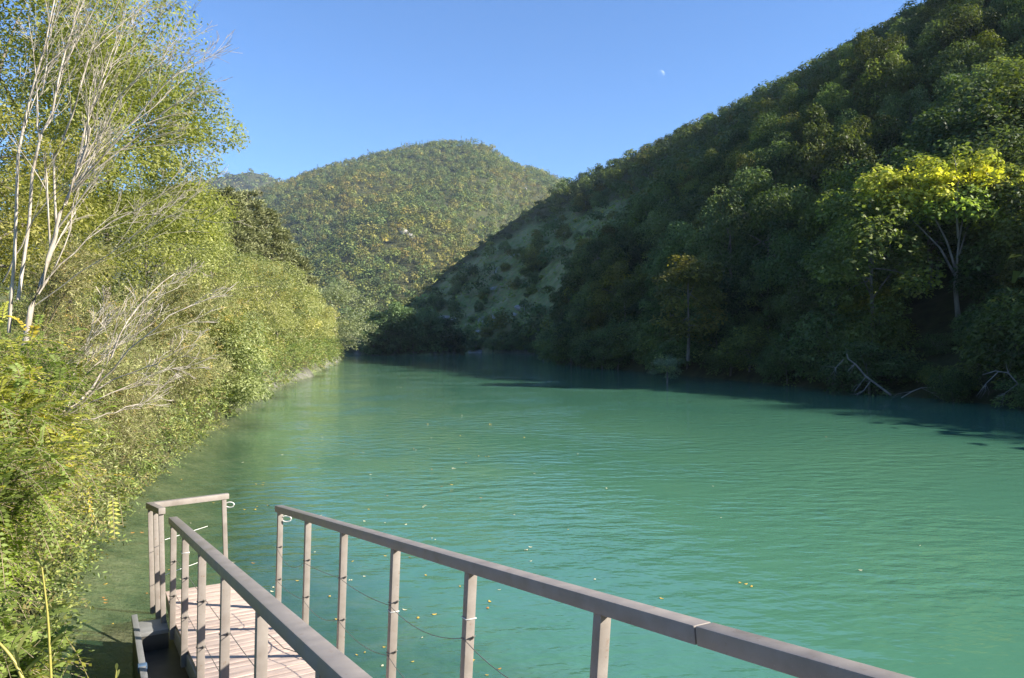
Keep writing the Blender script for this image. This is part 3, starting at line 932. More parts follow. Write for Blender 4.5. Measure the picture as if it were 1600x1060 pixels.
# scattered bushes on the spur
rb_ = np.random.default_rng(55)
spots = [(rb_.uniform(9.3, 13.0), rb_.uniform(.02, .68) ** 1.0) for _ in range(46)]
HW = ['low', 'middle', 'upper']
bu = {}
for u, v_ in spots:
    p = hill(u, v_); w_ = int(rb_.choice([0, 1, 3, 2, 3]))
    sd = 'left' if u > 11.8 else ('middle' if u > 10.6 else 'right')
    bu.setdefault(f'{TONE_WORD[w_]} bush on the {HW[min(2, int(v_ * 4.5))]} {sd} of the grassy spur', []).append((p, w_, v_))
for lb, items in bu.items():
    items.sort(key=lambda q: pix(q[0])[0])
    for k, (p, w_, v_) in enumerate(items):
        root = link('slope_bush', None, loc=p - np.array([0, 0, .2]), label=lb if len(items) == 1 else f'{lb}, {ORD[min(k, 7)]}', cat='bush', group='bushes on the grassy spur')
        pr = shrubp[int(rb_.integers(0, 4))]
        s_ = rb_.uniform(.35, 1.0) + .7 * (rb_.random() < .2); root.scale = (s_, s_, s_ * rb_.uniform(.9, 1.9)); root.rotation_euler = (0, 0, rb_.uniform(0, 6))
        link('trunk', pr[1], root); link('crown', pr[0], root, color=np.array(BASE_GREEN[w_]) * rb_.uniform(.9, 1.6))

# ------------------------------------------------------------------ left bank vegetation
def on_bank(x, y, dz=0.0):
    return np.array((x, y, float(bank_z(np.array([x]), np.array([y]))[0]) + dz))


def leafy_tree(name, loc, seed, Rr, Hc, z0, h, r, mat, bark, nblob, nleaf, leaf, asp, label, cat='tree', group=None, color=None, br=(.2, .36), off=(0, 0), limbs=10, var=.2, zmin=-.8):
    r_ = np.random.default_rng(seed)
    (V, F, T), c, rb = blob_crown(r_, Rr, Hc, z0, nblob, nleaf, leaf, asp=asp, br=br, zmin=zmin, var=var)
    o_ = np.array([off[0], off[1], 0.0])
    root = link(name, None, loc=loc, label=label, cat=cat, group=group)
    link('trunk', trunk_geo(r_, h, r, c + o_, 0, limbs).mesh('trunk', bark, True), root)
    link('crown', mesh('crown', V + o_, F, T, mat), root, color=color)
    return root


def skeleton_tree(name, loc, seed, stems, levels, nchild, ang, shoot, mat, bark, label, cat='tree', group=None, up=.15, shrink=.62, per_tip=5, color=None, bend=.22):
    """trunk + branches grown recursively, leafy shoots at the branch ends. stems: (dir, length, radius)"""
    r_ = np.random.default_rng(seed)
    out, tips = [], []
    for d, L, rad in stems:
        branchy(r_, (0, 0, -.3), d, L, rad, levels, nchild, ang, up, bend, tips, out, .3, 5, shrink)
    tp = np.array([t[0] for t in tips]); td = np.array([t[1] for t in tips])
    n = len(tp) * per_tip
    i = np.repeat(np.arange(len(tp)), per_tip)
    sp = shoot
    base = tp[i] + r_.normal(0, sp.get('scatter', .25), (n, 3))
    dirs = td[i] * .7 + r_.normal(0, .6, (n, 3)) + np.array([0, 0, sp.get('lift', .1)])
    tone = np.clip(1 + r_.normal(0, .14, (len(tp), 1)), .6, 1.5)[i] * (1 + (r_.random((n, 1)) < sp.get('yellow', .06)) * np.array([[.5, .15, -.2]]))
    (V, F, T), st = shoots(r_, base, dirs, r_.uniform(*sp['L'], n), sp['n'], sp['leaf'][0], sp['leaf'][1], sp.get('droop', .3), sp.get('spread', .7), tone, sp.get('flat', .3), sp.get('jit', .25))
    root = link(name, None, loc=loc, label=label, cat=cat, group=group)
    link('trunk', branch_geo(out, keep=lambda l: l == levels).mesh('trunk', bark, True), root)
    g = branch_geo(out, .004, keep=lambda l: l < levels)
    Vs, Fs = tubes(st, np.full(st.shape[:2], .003), 3)
    g.add(Vs, Fs)
    link('branches', g.mesh('branches', bark, True), root, kind='stuff')
    link('crown', mesh('crown', V, F, T, mat), root, color=color)
    return root, len(F)


FR = dict(L=(.26, .46), n=18, leaf=(.068, .027), droop=.45, spread=.97, flat=.93, jit=.1, scatter=.16, lift=.15)
WS = dict(L=(.4, .75), n=14, leaf=(.095, .02), droop=.35, spread=.55, flat=.1, scatter=.22, lift=.2, yellow=.08)

# tall robinias behind the bare tree
leafy_tree('robinia_tree', on_bank(-16.4, 24), 301, 5.9, 13.8, 3.4, 14, .16, M_ROB, M_BARK, 150, 600, .14, .45, 'tall feathery green tree at the left edge rising out of the picture', off=(.0, 0), var=.16)
leafy_tree('robinia_tree', on_bank(-16.3, 31.5), 302, 3.9, 9.8, 2.2, 10, .15, M_ROB, M_BARK, 90, 560, .15, .45, 'bright green tree whose bough leans furthest right against the sky', off=(.5, 0), var=.16)
leafy_tree('robinia_tree', on_bank(-12.6, 18.5), 304, 2.6, 6.0, .6, 5, .1, M_ROB, M_BARK, 50, 520, .10, .42, 'leafy yellow-green tree just behind the bare white stems', var=.2, color=(1.05, .95, .9))
leafy_tree('robinia_tree', on_bank(-14.4, 25.5), 305, 3.3, 6.4, .4, 6, .1, M_ROB, M_BARK, 56, 520, .12, .42, 'dense lower green tree behind the bare bush', var=.2, color=(.9, .9, .9))

# willows further along the bank
WT = [  # place in the photograph (px, top), distance, radius, tone, label
    (330, 470, 33, 2.6, (.85, .95, .8), 'olive willow leaning low over the water at the nearest bend'),
    (228, 262, 40, 3.9, (.95, 1.0, .7), 'tall pale willow below the leaning bright green bough'),
    (300, 285, 50, 2.8, (1.0, 1.0, .7), 'tall feathery willow just left of the pines'),
    (352, 395, 47, 3.0, (1, .97, .75), 'yellowish willow bush at the shoreline, nearest of the row'),
    (402, 400, 60, 3.1, (1.05, 1.05, .8), 'rounded willow bush on the shore beside the dark gap'),
    (432, 405, 72, 3.3, (.95, 1.0, .85), 'grey-green willow bush right of the dark gap'),
    (452, 428, 84, 3.5, (1.1, 1.05, .75), 'light green willow in the middle of the shoreline row'),
    (464, 440, 97, 3.8, (1.0, 1.02, .8), 'dense willow near the far end of the shoreline row'),
    (482, 455, 112, 3.9, (1.12, 1.08, .7), 'yellow-green willow last but one in the shoreline row'),
    (496, 472, 130, 3.8, (1.0, 1.03, .85), 'silvery willow at the far end of the shoreline row'),
    (375, 392, 76, 3.4, (1.2, 1.0, .65), 'golden green tree above the nearest shoreline willows'),
    (418, 412, 96, 3.8, (1.25, 1.0, .55), 'golden yellow tree below the pines'),
    (452, 424, 118, 4.0, (.95, 1.0, .7), 'green tree with rounded top below the lowest pine'),
    (330, 340, 64, 3.4, (.9, 1.0, .7), 'olive tree filling the slope left of the pines'),
]
for i, (px_, py_, y, r0, tone, lb) in enumerate(WT):
    p = P(px_, py_, y); b_ = on_bank(p[0], y, -.2); h0 = p[2] - b_[2]
    leafy_tree('willow_tree', b_, 400 + i, r0, h0, -.3, h0 * .75, .13, M_WIL, M_BARK, 72, 300 if y < 70 else 220, .15 if y < 70 else .22, .34, lb, group='willows along the left bank', color=tone, br=(.14, .34), var=.2, zmin=-.95)
leafy_tree('willow_tree', on_bank(-36.2, 160, -.3), 430, 7.2, 15.5, -.2, 12, .3, M_WIL, M_BARK, 90, 190, .42, .4, 'large rounded grey-green willow standing alone at the end of the left bank', group='willows along the left bank', color=(.82, .9, .95), br=(.2, .36), var=.1, zmin=-.95)

# dark thicket on the headland
TH = [(584, 190, 3.0, 7, 'dark bush in front of the large lone willow'), (602, 194, 4.6, 11.0, 'dark tree right of the large lone willow'), (626, 193, 5.0, 13.0, 'highest dark tree of the headland thicket'),
      (645, 193, 5.0, 12.0, 'dark grey-green tree in the middle of the headland thicket'), (672, 194, 5.0, 10.8, 'dark tree right of the middle of the headland thicket'), (698, 196, 4.6, 9.6, 'blackish tree at the water end of the headland thicket'),
      (618, 203, 5.0, 13.5, 'dark tree behind the highest part of the headland thicket'), (660, 205, 5.0, 12.0, 'dark tree at the back of the headland thicket'), (715, 202, 2.2, 4.0, 'small dark bush at the tip of the headland')]
for i, (px_, D_, r0, h0, lb) in enumerate(TH):
    x_ = (px_ - 800) / FOC * D_
    leafy_tree('thicket_tree', np.array((x_, D_, .2)), 450 + i, r0, h0, -.4, h0 * .7, .2, M_BROAD, M_BARK, 54, 130, .5, .55, lb, group='dark trees on the headland', color=(1.25, 1.55, 1.7) if i != 5 else (.6, .75, .85), zmin=-.95)

# pines on the slope above the left bank
def pine(loc, seed, h, rr, label):
    r_ = np.random.default_rng(seed)
    g = Geo(); V_, C_ = [], []
    g.tube([(0, 0, -.5), (.1, 0, h * .35), (-.05, .1, h * .7), (.05, 0, h)], [.26, .2, .13, .03], 7)
    gg = Geo()
    nb = 62
    for b in range(nb):
        f = .28 + .72 * (b + r_.random()) / nb
        a = b * 2.4 + r_.normal(0, .4)
        L = rr * (1.08 - f) ** .55 * r_.uniform(.55, 1.1) + .3
        e = np.array([math.cos(a) * L, math.sin(a) * L, h * f + L * r_.uniform(-.12, .2)])
        g.tube([(0, 0, h * f - .1), e * np.array([.5, .5, 1]) * [1, 1, 1] - [0, 0, .1], e], [.05, .035, .012], 4)
        m = 150
        q = e * np.array([1, 1, 1]) - np.array([math.cos(a), math.sin(a), 0]) * L * .35 * r_.uniform(0, 1, (m, 1))
        p = q + r_.normal(0, 1, (m, 3)) * np.array([.55, .55, .2]) * (.4 + .22 * L)
        nr = nrm(np.array([0, 0, .8]) + r_.normal(0, .5, (m, 3)))
        ax = np.array([math.cos(a), math.sin(a), .3]) + r_.normal(0, .7, (m, 3))
        t = np.full((m, 3), 1.0) * np.clip(1 + r_.normal(0, .15), .6, 1.4) * np.clip(1 + r_.normal(0, .15, (m, 1)), .6, 1.4)
        gg.add(*leaves(p, ax, nr, .5 * r_.uniform(.6, 1.2, m), np.full(m, .14), t))
    root = link('pine_tree', None, loc=loc, label=label, cat='tree', group='pines above the left bank')
    link('trunk', g.mesh('trunk', M_BARK, True), root)
    link('crown', gg.mesh('crown', M_PINE), root)


for i, (px_, py_, D_, h_, lb) in enumerate([(352, 296, 88, 15, 'tall dark pine at the left of the pine group, partly behind the willows'), (386, 300, 96, 16, 'tallest dark pine of the group on the left bank'), (368, 330, 92, 12, 'shorter dark pine between the two tallest pines'),
                                          (415, 328, 102, 15, 'dark pine third from the left in the group'), (440, 362, 108, 14, 'dark pine on the right part of the group, lower than its neighbours'), (466, 405, 116, 11, 'lowest pine at the right end of the group')]):
    p = P(px_, py_, D_)
    pine(p - np.array([0, 0, h_]), 500 + i, h_, 3.2, lb)
# bare dead trunk standing beside the last pine
g = Geo(); b = P(471, 432, 118); g.tube([b - [0, 0, 4], b, P(476, 402, 118)], [.2, .14, .05], 6)
link('dead_trunk', g.mesh('dead_trunk', M_WHITE, True), label='thin white dead trunk standing right of the lowest pine', cat='tree')

# overhanging willow shrubs near the camera
def willow_shrub(loc, seed, reach, height, nsh, label, lean=(1, 0), color=None, leaf=(.085, .019), n=11, low=.05):
    r_ = np.random.default_rng(seed)
    ln = np.array([lean[0], lean[1], 0.0]); ln /= np.linalg.norm(ln)
    sd = np.array([-ln[1], ln[0], 0])
    nstem = 16
    cur, rad = [], []
    ends = []
    for s in range(nstem):
        a = r_.uniform(-1.25, 1.25); e_ = r_.uniform(.05, 1.0)
        d = ln * math.cos(a) + sd * math.sin(a)
        L = reach * r_.uniform(.55, 1.05)
        q = np.linspace(0, 1, 6)[:, None]
        pts = d * L * q + np.array([0, 0, 1]) * (height * e_ * 1.6 * q - height * e_ * .75 * q * q - .1) + r_.normal(0, .06, (6, 3)) * q
        cur.append(pts); rad.append(np.linspace(.03, .006, 6)); ends.append(pts)
    ends = np.array(ends)
    si = r_.integers(0, nstem, nsh); f = r_.uniform(.15, 1, nsh) ** .7 * 4.99
    k0 = f.astype(int); fr = (f - k0)[:, None]
    base = ends[si, k0] * (1 - fr) + ends[si, np.minimum(k0 + 1, 5)] * fr + r_.normal(0, .22, (nsh, 3)) * np.array([1, 1, .8])
    dirs = (ends[si, 5] - ends[si, 3]) * .5 + r_.normal(0, .55, (nsh, 3)) + np.array([0, 0, .25])
    zfloor = low - loc[2]
    base[:, 2] = np.maximum(base[:, 2], zfloor + .1 + r_.uniform(0, .25, nsh))
    tone = np.clip(1 + r_.normal(0, .14, (nstem, 1)), .7, 1.4)[si] * np.clip(1 + r_.normal(0, .12, (nsh, 1)), .6, 1.4)
    tone = tone * (1 + (r_.random((nsh, 1)) < .07) * np.array([[.45, .1, -.1]]))
    (V, F, T), st = shoots(r_, base, dirs, r_.uniform(.28, .6, nsh), n, leaf[0], leaf[1], .3, .6, tone, .1)
    V[:, 2] = np.maximum(V[:, 2], zfloor - .03)
    root = link('willow_shrub', None, loc=loc, label=label, cat='shrub', group='willow shrubs hanging over the left shore')
    V1, F1 = tubes(ends, np.array(rad), 5)
    link('stems', mesh('stems', V1, F1, None, M_TWIG, True), root)
    V2, F2 = tubes(st, np.full(st.shape[:2], .002), 3)
    link('twigs', mesh('twigs', V2, F2, None, M_TWIG), root, kind='stuff')
    link('foliage', mesh('foliage', V, F, T, M_WIL), root, color=color)


willow_shrub(on_bank(-7.2, 10.4, .1), 601, 1.4, 1.2, 1200, 'grey-green willow shrub trailing in the shallow water beside the dock', (1, -.1), (.95, 1, .9))
willow_shrub(on_bank(-8.1, 13.6, .2), 602, 1.7, 1.9, 2000, 'leafy willow shrub leaning over the water below the bare bush', (1, .1), (1, 1, .85))
willow_shrub(on_bank(-9.4, 17.0, .3), 603, 1.9, 2.7, 2400, 'willow shrub right of the bare bush, its tips touching the water', (1, .1), (.95, 1.0, .8))
willow_shrub(on_bank(-10.8, 21.5, .3), 604, 2.3, 3.4, 2600, 'pale willow shrub between the bare bush and the shoreline bend', (1, .1), (1, .98, .85), (.10, .024))
willow_shrub(on_bank(-12.2, 26.5, .3), 605, 2.5, 4.0, 2600, 'willow shrub whose bleached tips reach furthest over the water', (1, .05), (1.0, .98, .9), (.12, .028))
willow_shrub(on_bank(-13.6, 33, .3), 606, 2.8, 4.6, 2300, 'dense willow shrub just beyond the furthest overhanging tips', (1, .0), (.95, .98, .75), (.14, .034))
willow_shrub(on_bank(-9.2, 14.8, .5), 607, 1.8, 3.2, 1800, 'upright willow shrub behind the bare bush', (.8, .2), (.9, .85, .7))
willow_shrub(on_bank(-5.9, 7.8, .1), 608, 1.0, .8, 600, 'low willow shrub at the bottom left shore', (1, -.2), (.9, 1, .8))

# robinia saplings in the left foreground
RS = [(-6.6, 9.2, 2.3, 'bright green robinia sapling at the left picture edge beside the bare tree'), (-7.6, 12.2, 1.9, 'yellow-green robinia sapling below the bare bush'), (-4.9, 6.3, 1.7, 'robinia sapling with drooping fern-like leaves at the lower left edge'),
      (-5.9, 8.0, 2.3, 'robinia sapling with yellow-green fronds in the middle of the left edge'), (-7.9, 12.4, 2.3, 'robinia sapling in front of the white stems'), (-3.85, 5.0, .8, 'small robinia sprig at the bottom edge left of the dock'),
      (-7.0, 10.6, 1.9, 'broad robinia sapling half hiding the foot of the bare tree'), (-5.35, 7.2, 1.4, 'low robinia sapling with yellowish tips at the left edge'), (-7.2, 11.2, 1.2, 'low spreading robinia sapling by the overhanging willow'), (-5.6, 7.4, 2.1, 'tall dark green robinia sapling at the very left edge')]
for i, (x, y, h, lb) in enumerate(RS):
    r_ = random.Random(i)
    st = [((r_.uniform(.0, .5), r_.uniform(-.3, .3), 1), h * .75, .022 + .004 * h) for _ in range(3)]
    skeleton_tree('robinia_sapling', on_bank(x, y), 700 + i, st, 2, 6, .75, FR, M_ROB, M_TWIG, lb, cat='sapling', group='robinia saplings in the left foreground', up=.05, per_tip=4, shrink=.55,
                  color=((1.05, 1.3, .7) if i in (1, 7) else (1.35, 1.3, .8) if i == 3 else (.78, .95, .75)))

# bare pale-stemmed trees
def bare(name, D, stems, seed, label, levels=2, nch=7, tw=.9):
    r_ = np.random.default_rng(seed)
    main, mr, out = [], [], []
    for st, r0 in stems:
        st = np.array(st, float)
        dd = D + r_.uniform(-.7, .7) * np.linspace(0, 1, len(st)) + r_.normal(0, .05, len(st))
        w = np.array([P(x, y, q) for (x, y), q in zip(st, dd)])
        s = np.linspace(0, len(st) - 1, 12)
        w = np.stack([np.interp(s, np.arange(len(st)), w[:, j]) for j in range(3)], 1) + r_.normal(0, .012, (12, 3))
        r0 = r0 * .62; main.append(w); mr.append(np.linspace(r0, r0 * .3, 12))
        Ls = np.linalg.norm(np.diff(w, axis=0), axis=1).sum()
        for c in range(nch):
            f = .3 + .68 * (c + r_.random()) / nch
            i = min(int(f * 11), 10); p0 = w[i] * (1 - (f * 11 - i)) + w[i + 1] * (f * 11 - i)
            t = nrm((w[i + 1] - w[i])[None])[0]
            per = np.cross(t, r_.normal(0, 1, 3)); per /= np.linalg.norm(per)
            a = r_.uniform(.25, .6)
            branchy(r_, p0, t * math.cos(a) + per * math.sin(a) + np.array([.1, 0, .1]), tw * Ls * r_.uniform(.22, .42) * (1.2 - .5 * f), r0 * .42 * (1.1 - .6 * f), levels - 1, 4 if levels < 3 else 3, .42, .12, .16, None, out, .3, 5, .62)
    o_ = main[0][0].copy()
    g = Geo()
    for w, q in zip(main, mr): g.tube(w - o_, q, 7)
    root = link(name, None, loc=o_, label=label, cat='tree', group=None)
    link('trunk', g.mesh('trunk', M_WHITE, True), root)
    out = [(l, p - o_, q) for l, p, q in out]
    link('branches', branch_geo(out, .0032).mesh('branches', M_WHITE, True), root, kind='stuff')


bare('bare_tree', 13.4, [
    ([(34, 560), (50, 485), (75, 418), (87, 350), (108, 300), (128, 250), (140, 200)], .085),
    ([(14, 520), (22, 420), (27, 260), (39, 172), (56, 118), (71, 66), (90, -40)], .05),
    ([(30, 470), (40, 380), (53, 260), (61, 213), (80, 178), (92, 118), (105, 61), (145, -30)], .05),
    ([(61, 213), (56, 165), (71, 112), (72, 66), (95, -20)], .022),
    ([(87, 350), (83, 250), (108, 191), (120, 147), (142, 81), (172, 25), (200, -30)], .032),
    ([(100, 320), (121, 255), (130, 208), (157, 137), (177, 98), (211, 76), (240, 40)], .03),
    ([(110, 300), (121, 250), (134, 200), (150, 145), (168, 95), (185, 50)], .022),
    ([(118, 285), (145, 247), (172, 172), (194, 137), (245, 98), (270, 70)], .026),
    ([(112, 298), (145, 258), (204, 194), (258, 130), (300, 85)], .034),
    ([(115, 298), (160, 258), (215, 213), (262, 165), (310, 148)], .028),
    ([(60, 450), (110, 400), (165, 350), (235, 315), (278, 285)], .022),
    ([(50, 480), (120, 430), (185, 385), (250, 345), (290, 330)], .016),
    ([(4, 440), (30, 390), (60, 330), (120, 270), (150, 215)], .02),
    ([(60, 460), (92, 410), (110, 350), (118, 300), (150, 240), (165, 190)], .022)], 801, 'tall leafless tree with fanning white stems at the left', 3, 8, 1.0)
bare('bare_bush', 10.0, [
    ([(90, 655), (120, 628), (145, 605), (170, 565), (190, 515), (215, 480), (245, 450), (270, 428)], .030),
    ([(92, 655), (135, 625), (165, 590), (215, 535), (262, 500), (312, 470)], .026),
    ([(140, 612), (190, 590), (235, 572), (270, 553), (306, 538)], .017),
    ([(112, 660), (165, 650), (205, 635), (232, 625), (262, 600)], .016),
    ([(95, 650), (120, 610), (150, 570), (185, 540), (240, 505)], .016),
    ([(80, 640), (110, 600), (125, 560), (140, 520), (170, 470)], .016),
    ([(70, 610), (95, 580), (140, 530), (170, 505)], .012),
    ([(100, 650), (150, 625), (200, 605), (250, 580), (300, 575)], .013)], 802, 'low leafless grey bush leaning over the shore below the tall bare tree', 3, 6, .8)

# undergrowth covering the bank
def undergrowth():
    r_ = np.random.default_rng(900)
    n = 19000
    y = 3.5 + 165 * r_.random(n) ** 2.1
    s = np.interp(y, SL0[7:20, 1], SL0[7:20, 0])
    d = r_.random(n) ** 1.6 * (3 + np.minimum(y, 70) * .2)
    x = s + .3 - d
    z = bank_z(x, y)
    ok = (z > -.25) & (np.hypot(x, y) > 3.2)
    x, y, z = x[ok], y[ok], z[ok]; n = len(x)
    lift = r_.random(n) ** 1.5 * np.clip(.25 + y * .045, .2, 2.4)
    base = np.stack([x, y, np.maximum(z, .1) + lift], 1)
    dirs = r_.normal(0, .6, (n, 3)) + np.array([.45, -.2, .5])
    tone, _ = tone_mix(r_, n, [(.7, .85, .6), (.95, 1.0, .6), (.9, .75, .7), (.6, .8, .45)], [3, 3, 1, 2])
    sc_ = np.clip(.55 + y / 40, .5, 3.2)
    (V, F, T), st = shoots(r_, base, dirs, r_.uniform(.3, .6, n) * sc_, 9, .1, .034, .3, .7, tone, .3)
    c = np.repeat(base, 36, 0); f = np.repeat(sc_, 36)[:, None]
    # leaves grow with the shoots further off
    q = V.reshape(-1, 4, 3); m_ = q.mean(1, keepdims=True); q = m_ + (q - m_) * np.repeat(sc_, 9)[:, None, None]
    q[..., 2] = np.maximum(q[..., 2], .01)
    link('undergrowth', mesh('undergrowth', q.reshape(-1, 3), F, T, M_WIL), kind='stuff', label='tangled leafy undergrowth covering the left bank', cat='undergrowth')


undergrowth()

# reeds and stems in the bottom left corner
def stem_plant(name, pts, D, r0, leaf_at, seed, label, mat_leaf, cat='reed'):
    r_ = np.random.default_rng(seed)
    w = np.array([P(x, y, D) for x, y in pts])
    s = np.linspace(0, len(w) - 1, 10)
    w = np.stack([np.interp(s, np.arange(len(w)), w[:, j]) for j in range(3)], 1)
    o_ = w[0].copy()
    g = Geo(); g.tube(w - o_, np.linspace(r0, r0 * .45, 10), 7)
    root = link(name, g.mesh(name, M_STEM, True), loc=o_, label=label, cat=cat)
    for f, ang, L in leaf_at:
        i = min(int(f * 9), 8); p = w[i] * (1 - (f * 9 - i)) + w[i + 1] * (f * 9 - i) - o_
        q = np.linspace(0, 1, 6); a = np.array([math.cos(ang), r_.uniform(-.4, .4), math.sin(ang)])
        L = L * 1.35
        c = p + a * L * q[:, None] + np.array([0, 0, -.35]) * L * (q ** 2)[:, None]
        wd = .0075 * np.sin(np.pi * np.clip(q * .9 + .08, 0, 1)); sdv = nrm(np.cross(a, [0, .8, .6])[None])[0]
        V = np.concatenate([c + sdv * wd[:, None], c - sdv * wd[:, None]]); F = [(k, k + 1, k + 7, k + 6) for k in range(5)]
        link('leaf', mesh('leaf', V, np.array(F), np.full((12, 3), .9), M_ROB, True), root)


M_STEM, nt, nd, lk, bs = new_mat('yellow stem')
bs.inputs['Base Color'].default_value = (.30, .27, .06, 1); bs.inputs['Roughness'].default_value = .5
stem_plant('reed_stem', [(84, 1120), (80, 1040), (76, 965), (70, 915), (66, 885)], 3.9, .008, [(.98, 1.9, .13), (.98, 2.6, .13), (.98, .9, .10), (.8, .1, .12), (.75, 2.7, .10), (.55, .6, .14), (.5, 2.4, .12), (.35, .9, .13), (.25, .5, .18), (.3, 2.2, .12)], 1, 'upright yellow reed stem with narrow leaves at the bottom left', M_WIL)
stem_plant('reed_stem', [(52, 1120), (38, 1062), (22, 1030), (4, 1008), (-20, 990)], 3.3, .010, [(.3, .9, .2), (.35, 1.6, .13), (.5, 1.3, .15), (.25, .6, .16), (.6, 2.4, .12)], 2, 'thick yellow stem bending into the bottom left corner', M_WIL)
stem_plant('grass_spike', [(180, 1100), (181, 1066), (183, 1046)], 3.6, .004, [(.3, 1.1, .07), (.4, 1.9, .06), (.6, 1.4, .05), (.2, .7, .06), (.1, 2.2, .09), (.98, 1.5, .04)], 3, 'short green grass spike at the bottom edge left of the dock', M_WIL, 'grass')

# ------------------------------------------------------------------ gangway, platform and pontoon
def metal_mat():
    m, nt, nd, lk, bs = new_mat('weathered taupe painted steel')
    tc = nd.new('ShaderNodeTexCoord')
    n1 = N_(nd, 'ShaderNodeTexNoise', Scale=9.0, Detail=6.0, Roughness=.6)
    n2 = N_(nd, 'ShaderNodeTexNoise', Scale=140.0, Detail=2.0)
    for n in (n1, n2): lk.new(tc.outputs['Object'], n.inputs['Vector'])
    r = ramp(nd, [(.3, (.205, .177, .152)), (.7, (.27, .238, .208))]); lk.new(n1.outputs['Fac'], r.inputs[0])
    sp = ramp(nd, [(.70, (1, 1, 1)), (.76, (1.35, 1.35, 1.35))]); lk.new(n2.outputs['Fac'], sp.inputs[0])
    n3 = N_(nd, 'ShaderNodeTexNoise', Scale=22.0, Detail=8.0, Roughness=.75); lk.new(tc.outputs['Object'], n3.inputs['Vector'])
    ru = ramp(nd, [(.60, (0, 0, 0)), (.70, (1, 1, 1))]); lk.new(n3.outputs['Fac'], ru.inputs[0])
    mxr = nd.new('ShaderNodeMix'); mxr.data_type = 'RGBA'; lk.new(ru.outputs[0], mxr.inputs[0])
    lk.new(mul(nd, lk, r.outputs[0], sp.outputs[0]), mxr.inputs[6]); mxr.inputs[7].default_value = (.17, .11, .07, 1)
    lk.new(mxr.outputs[2], bs.inputs['Base Color'])
    rr_ = ramp(nd, [(.35, (.38, .38, .38)), (.65, (.62, .62, .62))]); lk.new(n1.outputs['Fac'], rr_.inputs[0]); lk.new(rr_.outputs[0], bs.inputs['Roughness'])
    bs.inputs['Specular IOR Level'].default_value = .4
    bp = N_(nd, 'ShaderNodeBump', Strength=.12, Distance=.002); lk.new(n2.outputs['Fac'], bp.inputs['Height']); lk.new(bp.outputs[0], bs.inputs['Normal'])
    return m


def wood_mat():
    m, nt, nd, lk, bs = new_mat('weathered grooved deck boards')
    tc = nd.new('ShaderNodeTexCoord'); oi = nd.new('ShaderNodeObjectInfo')
    at = nd.new('ShaderNodeVectorMath'); at.operation = 'ADD'
    lk.new(tc.outputs['Object'], at.inputs[0])
    cv_ = nd.new('ShaderNodeCombineXYZ'); ml = nd.new('ShaderNodeMath'); ml.operation = 'MULTIPLY'; ml.inputs[1].default_value = 37
    lk.new(oi.outputs['Random'], ml.inputs[0]); lk.new(ml.outputs[0], cv_.inputs[0]); lk.new(cv_.outputs[0], at.inputs[1])
    mp = N_(nd, 'ShaderNodeMapping'); mp.inputs['Scale'].default_value = (1.3, 26, 4)
    lk.new(at.outputs[0], mp.inputs[0])
    n1 = N_(nd, 'ShaderNodeTexNoise', Scale=2.0, Detail=8.0, Roughness=.62, Distortion=.6); lk.new(mp.outputs[0], n1.inputs['Vector'])
    r = ramp(nd, [(.28, (.31, .22, .17)), (.48, (.52, .405, .335)), (.72, (.61, .515, .445))]); lk.new(n1.outputs['Fac'], r.inputs[0])
    n2 = N_(nd, 'ShaderNodeTexNoise', Scale=3.0, Detail=4.0); lk.new(at.outputs[0], n2.inputs['Vector'])
    r2 = ramp(nd, [(.35, (.8, .8, .8)), (.6, (1.05, 1.02, 1))]); lk.new(n2.outputs['Fac'], r2.inputs[0])
    lk.new(mul(nd, lk, r.outputs[0], r2.outputs[0]), bs.inputs['Base Color'])
    bs.inputs['Roughness'].default_value = .8
    bp = N_(nd, 'ShaderNodeBump', Strength=.6, Distance=.004); lk.new(n1.outputs['Fac'], bp.inputs['Height']); lk.new(bp.outputs[0], bs.inputs['Normal'])
    return m


def plain(name, c, rough=.6, metal=0.0, c2=None, scale=8):
    m, nt, nd, lk, bs = new_mat(name)
    tc = nd.new('ShaderNodeTexCoord'); n1 = N_(nd, 'ShaderNodeTexNoise', Scale=scale, Detail=6.0, Roughness=.65); lk.new(tc.outputs['Object'], n1.inputs['Vector'])
    r = ramp(nd, [(.3, c), (.7, c2 or tuple(q * 1.35 for q in c))]); lk.new(n1.outputs['Fac'], r.inputs[0]); lk.new(r.outputs[0], bs.inputs['Base Color'])
    bs.inputs['Roughness'].default_value = rough; bs.inputs['Metallic'].default_value = metal
    return m


M_METAL, M_WOOD = metal_mat(), wood_mat()
M_WIRE = plain('grey wire rope', (.17, .16, .145), .45, .5)
M_WIREW = plain('bleached cord', (.6, .6, .56), .6)
M_DARK = plain('wet dark pontoon floor', (.035, .036, .03), .5, 0, (.075, .07, .06), 5)
M_GREY = plain('grey pontoon rim', (.17, .17, .165), .55, 0, (.25, .25, .24), 6)
M_BLUE = plain('blue strap', (.05, .09, .15), .5)


def Rr(t, dz=0.0): return np.array((-2.376 + .558 * t, 8 - t, 1.53 + .136 * t + dz))
def Lr(t, dz=0.0): return np.array((-3.25 + .539 * t, 7.51 - t, 1.52 + .1315 * t + dz))


LEAN = np.array((.05, -.095, 1.0))
SHIFT = -1.06 * LEAN
HD = nrm(np.array([[-.4873, .8732, 0]]))[0]      # downstream along the gangway
AC = np.array((.8732, .4873, 0))                 # across, to the right
gang = link('gangway', None, loc=Rr(3.5) * [1, 1, 0] - AC * .5 + [0, 0, .6], label='narrow sloping boarded gangway with taupe steel railings leading down to the water', cat='gangway')
gloc = np.array(gang.location)


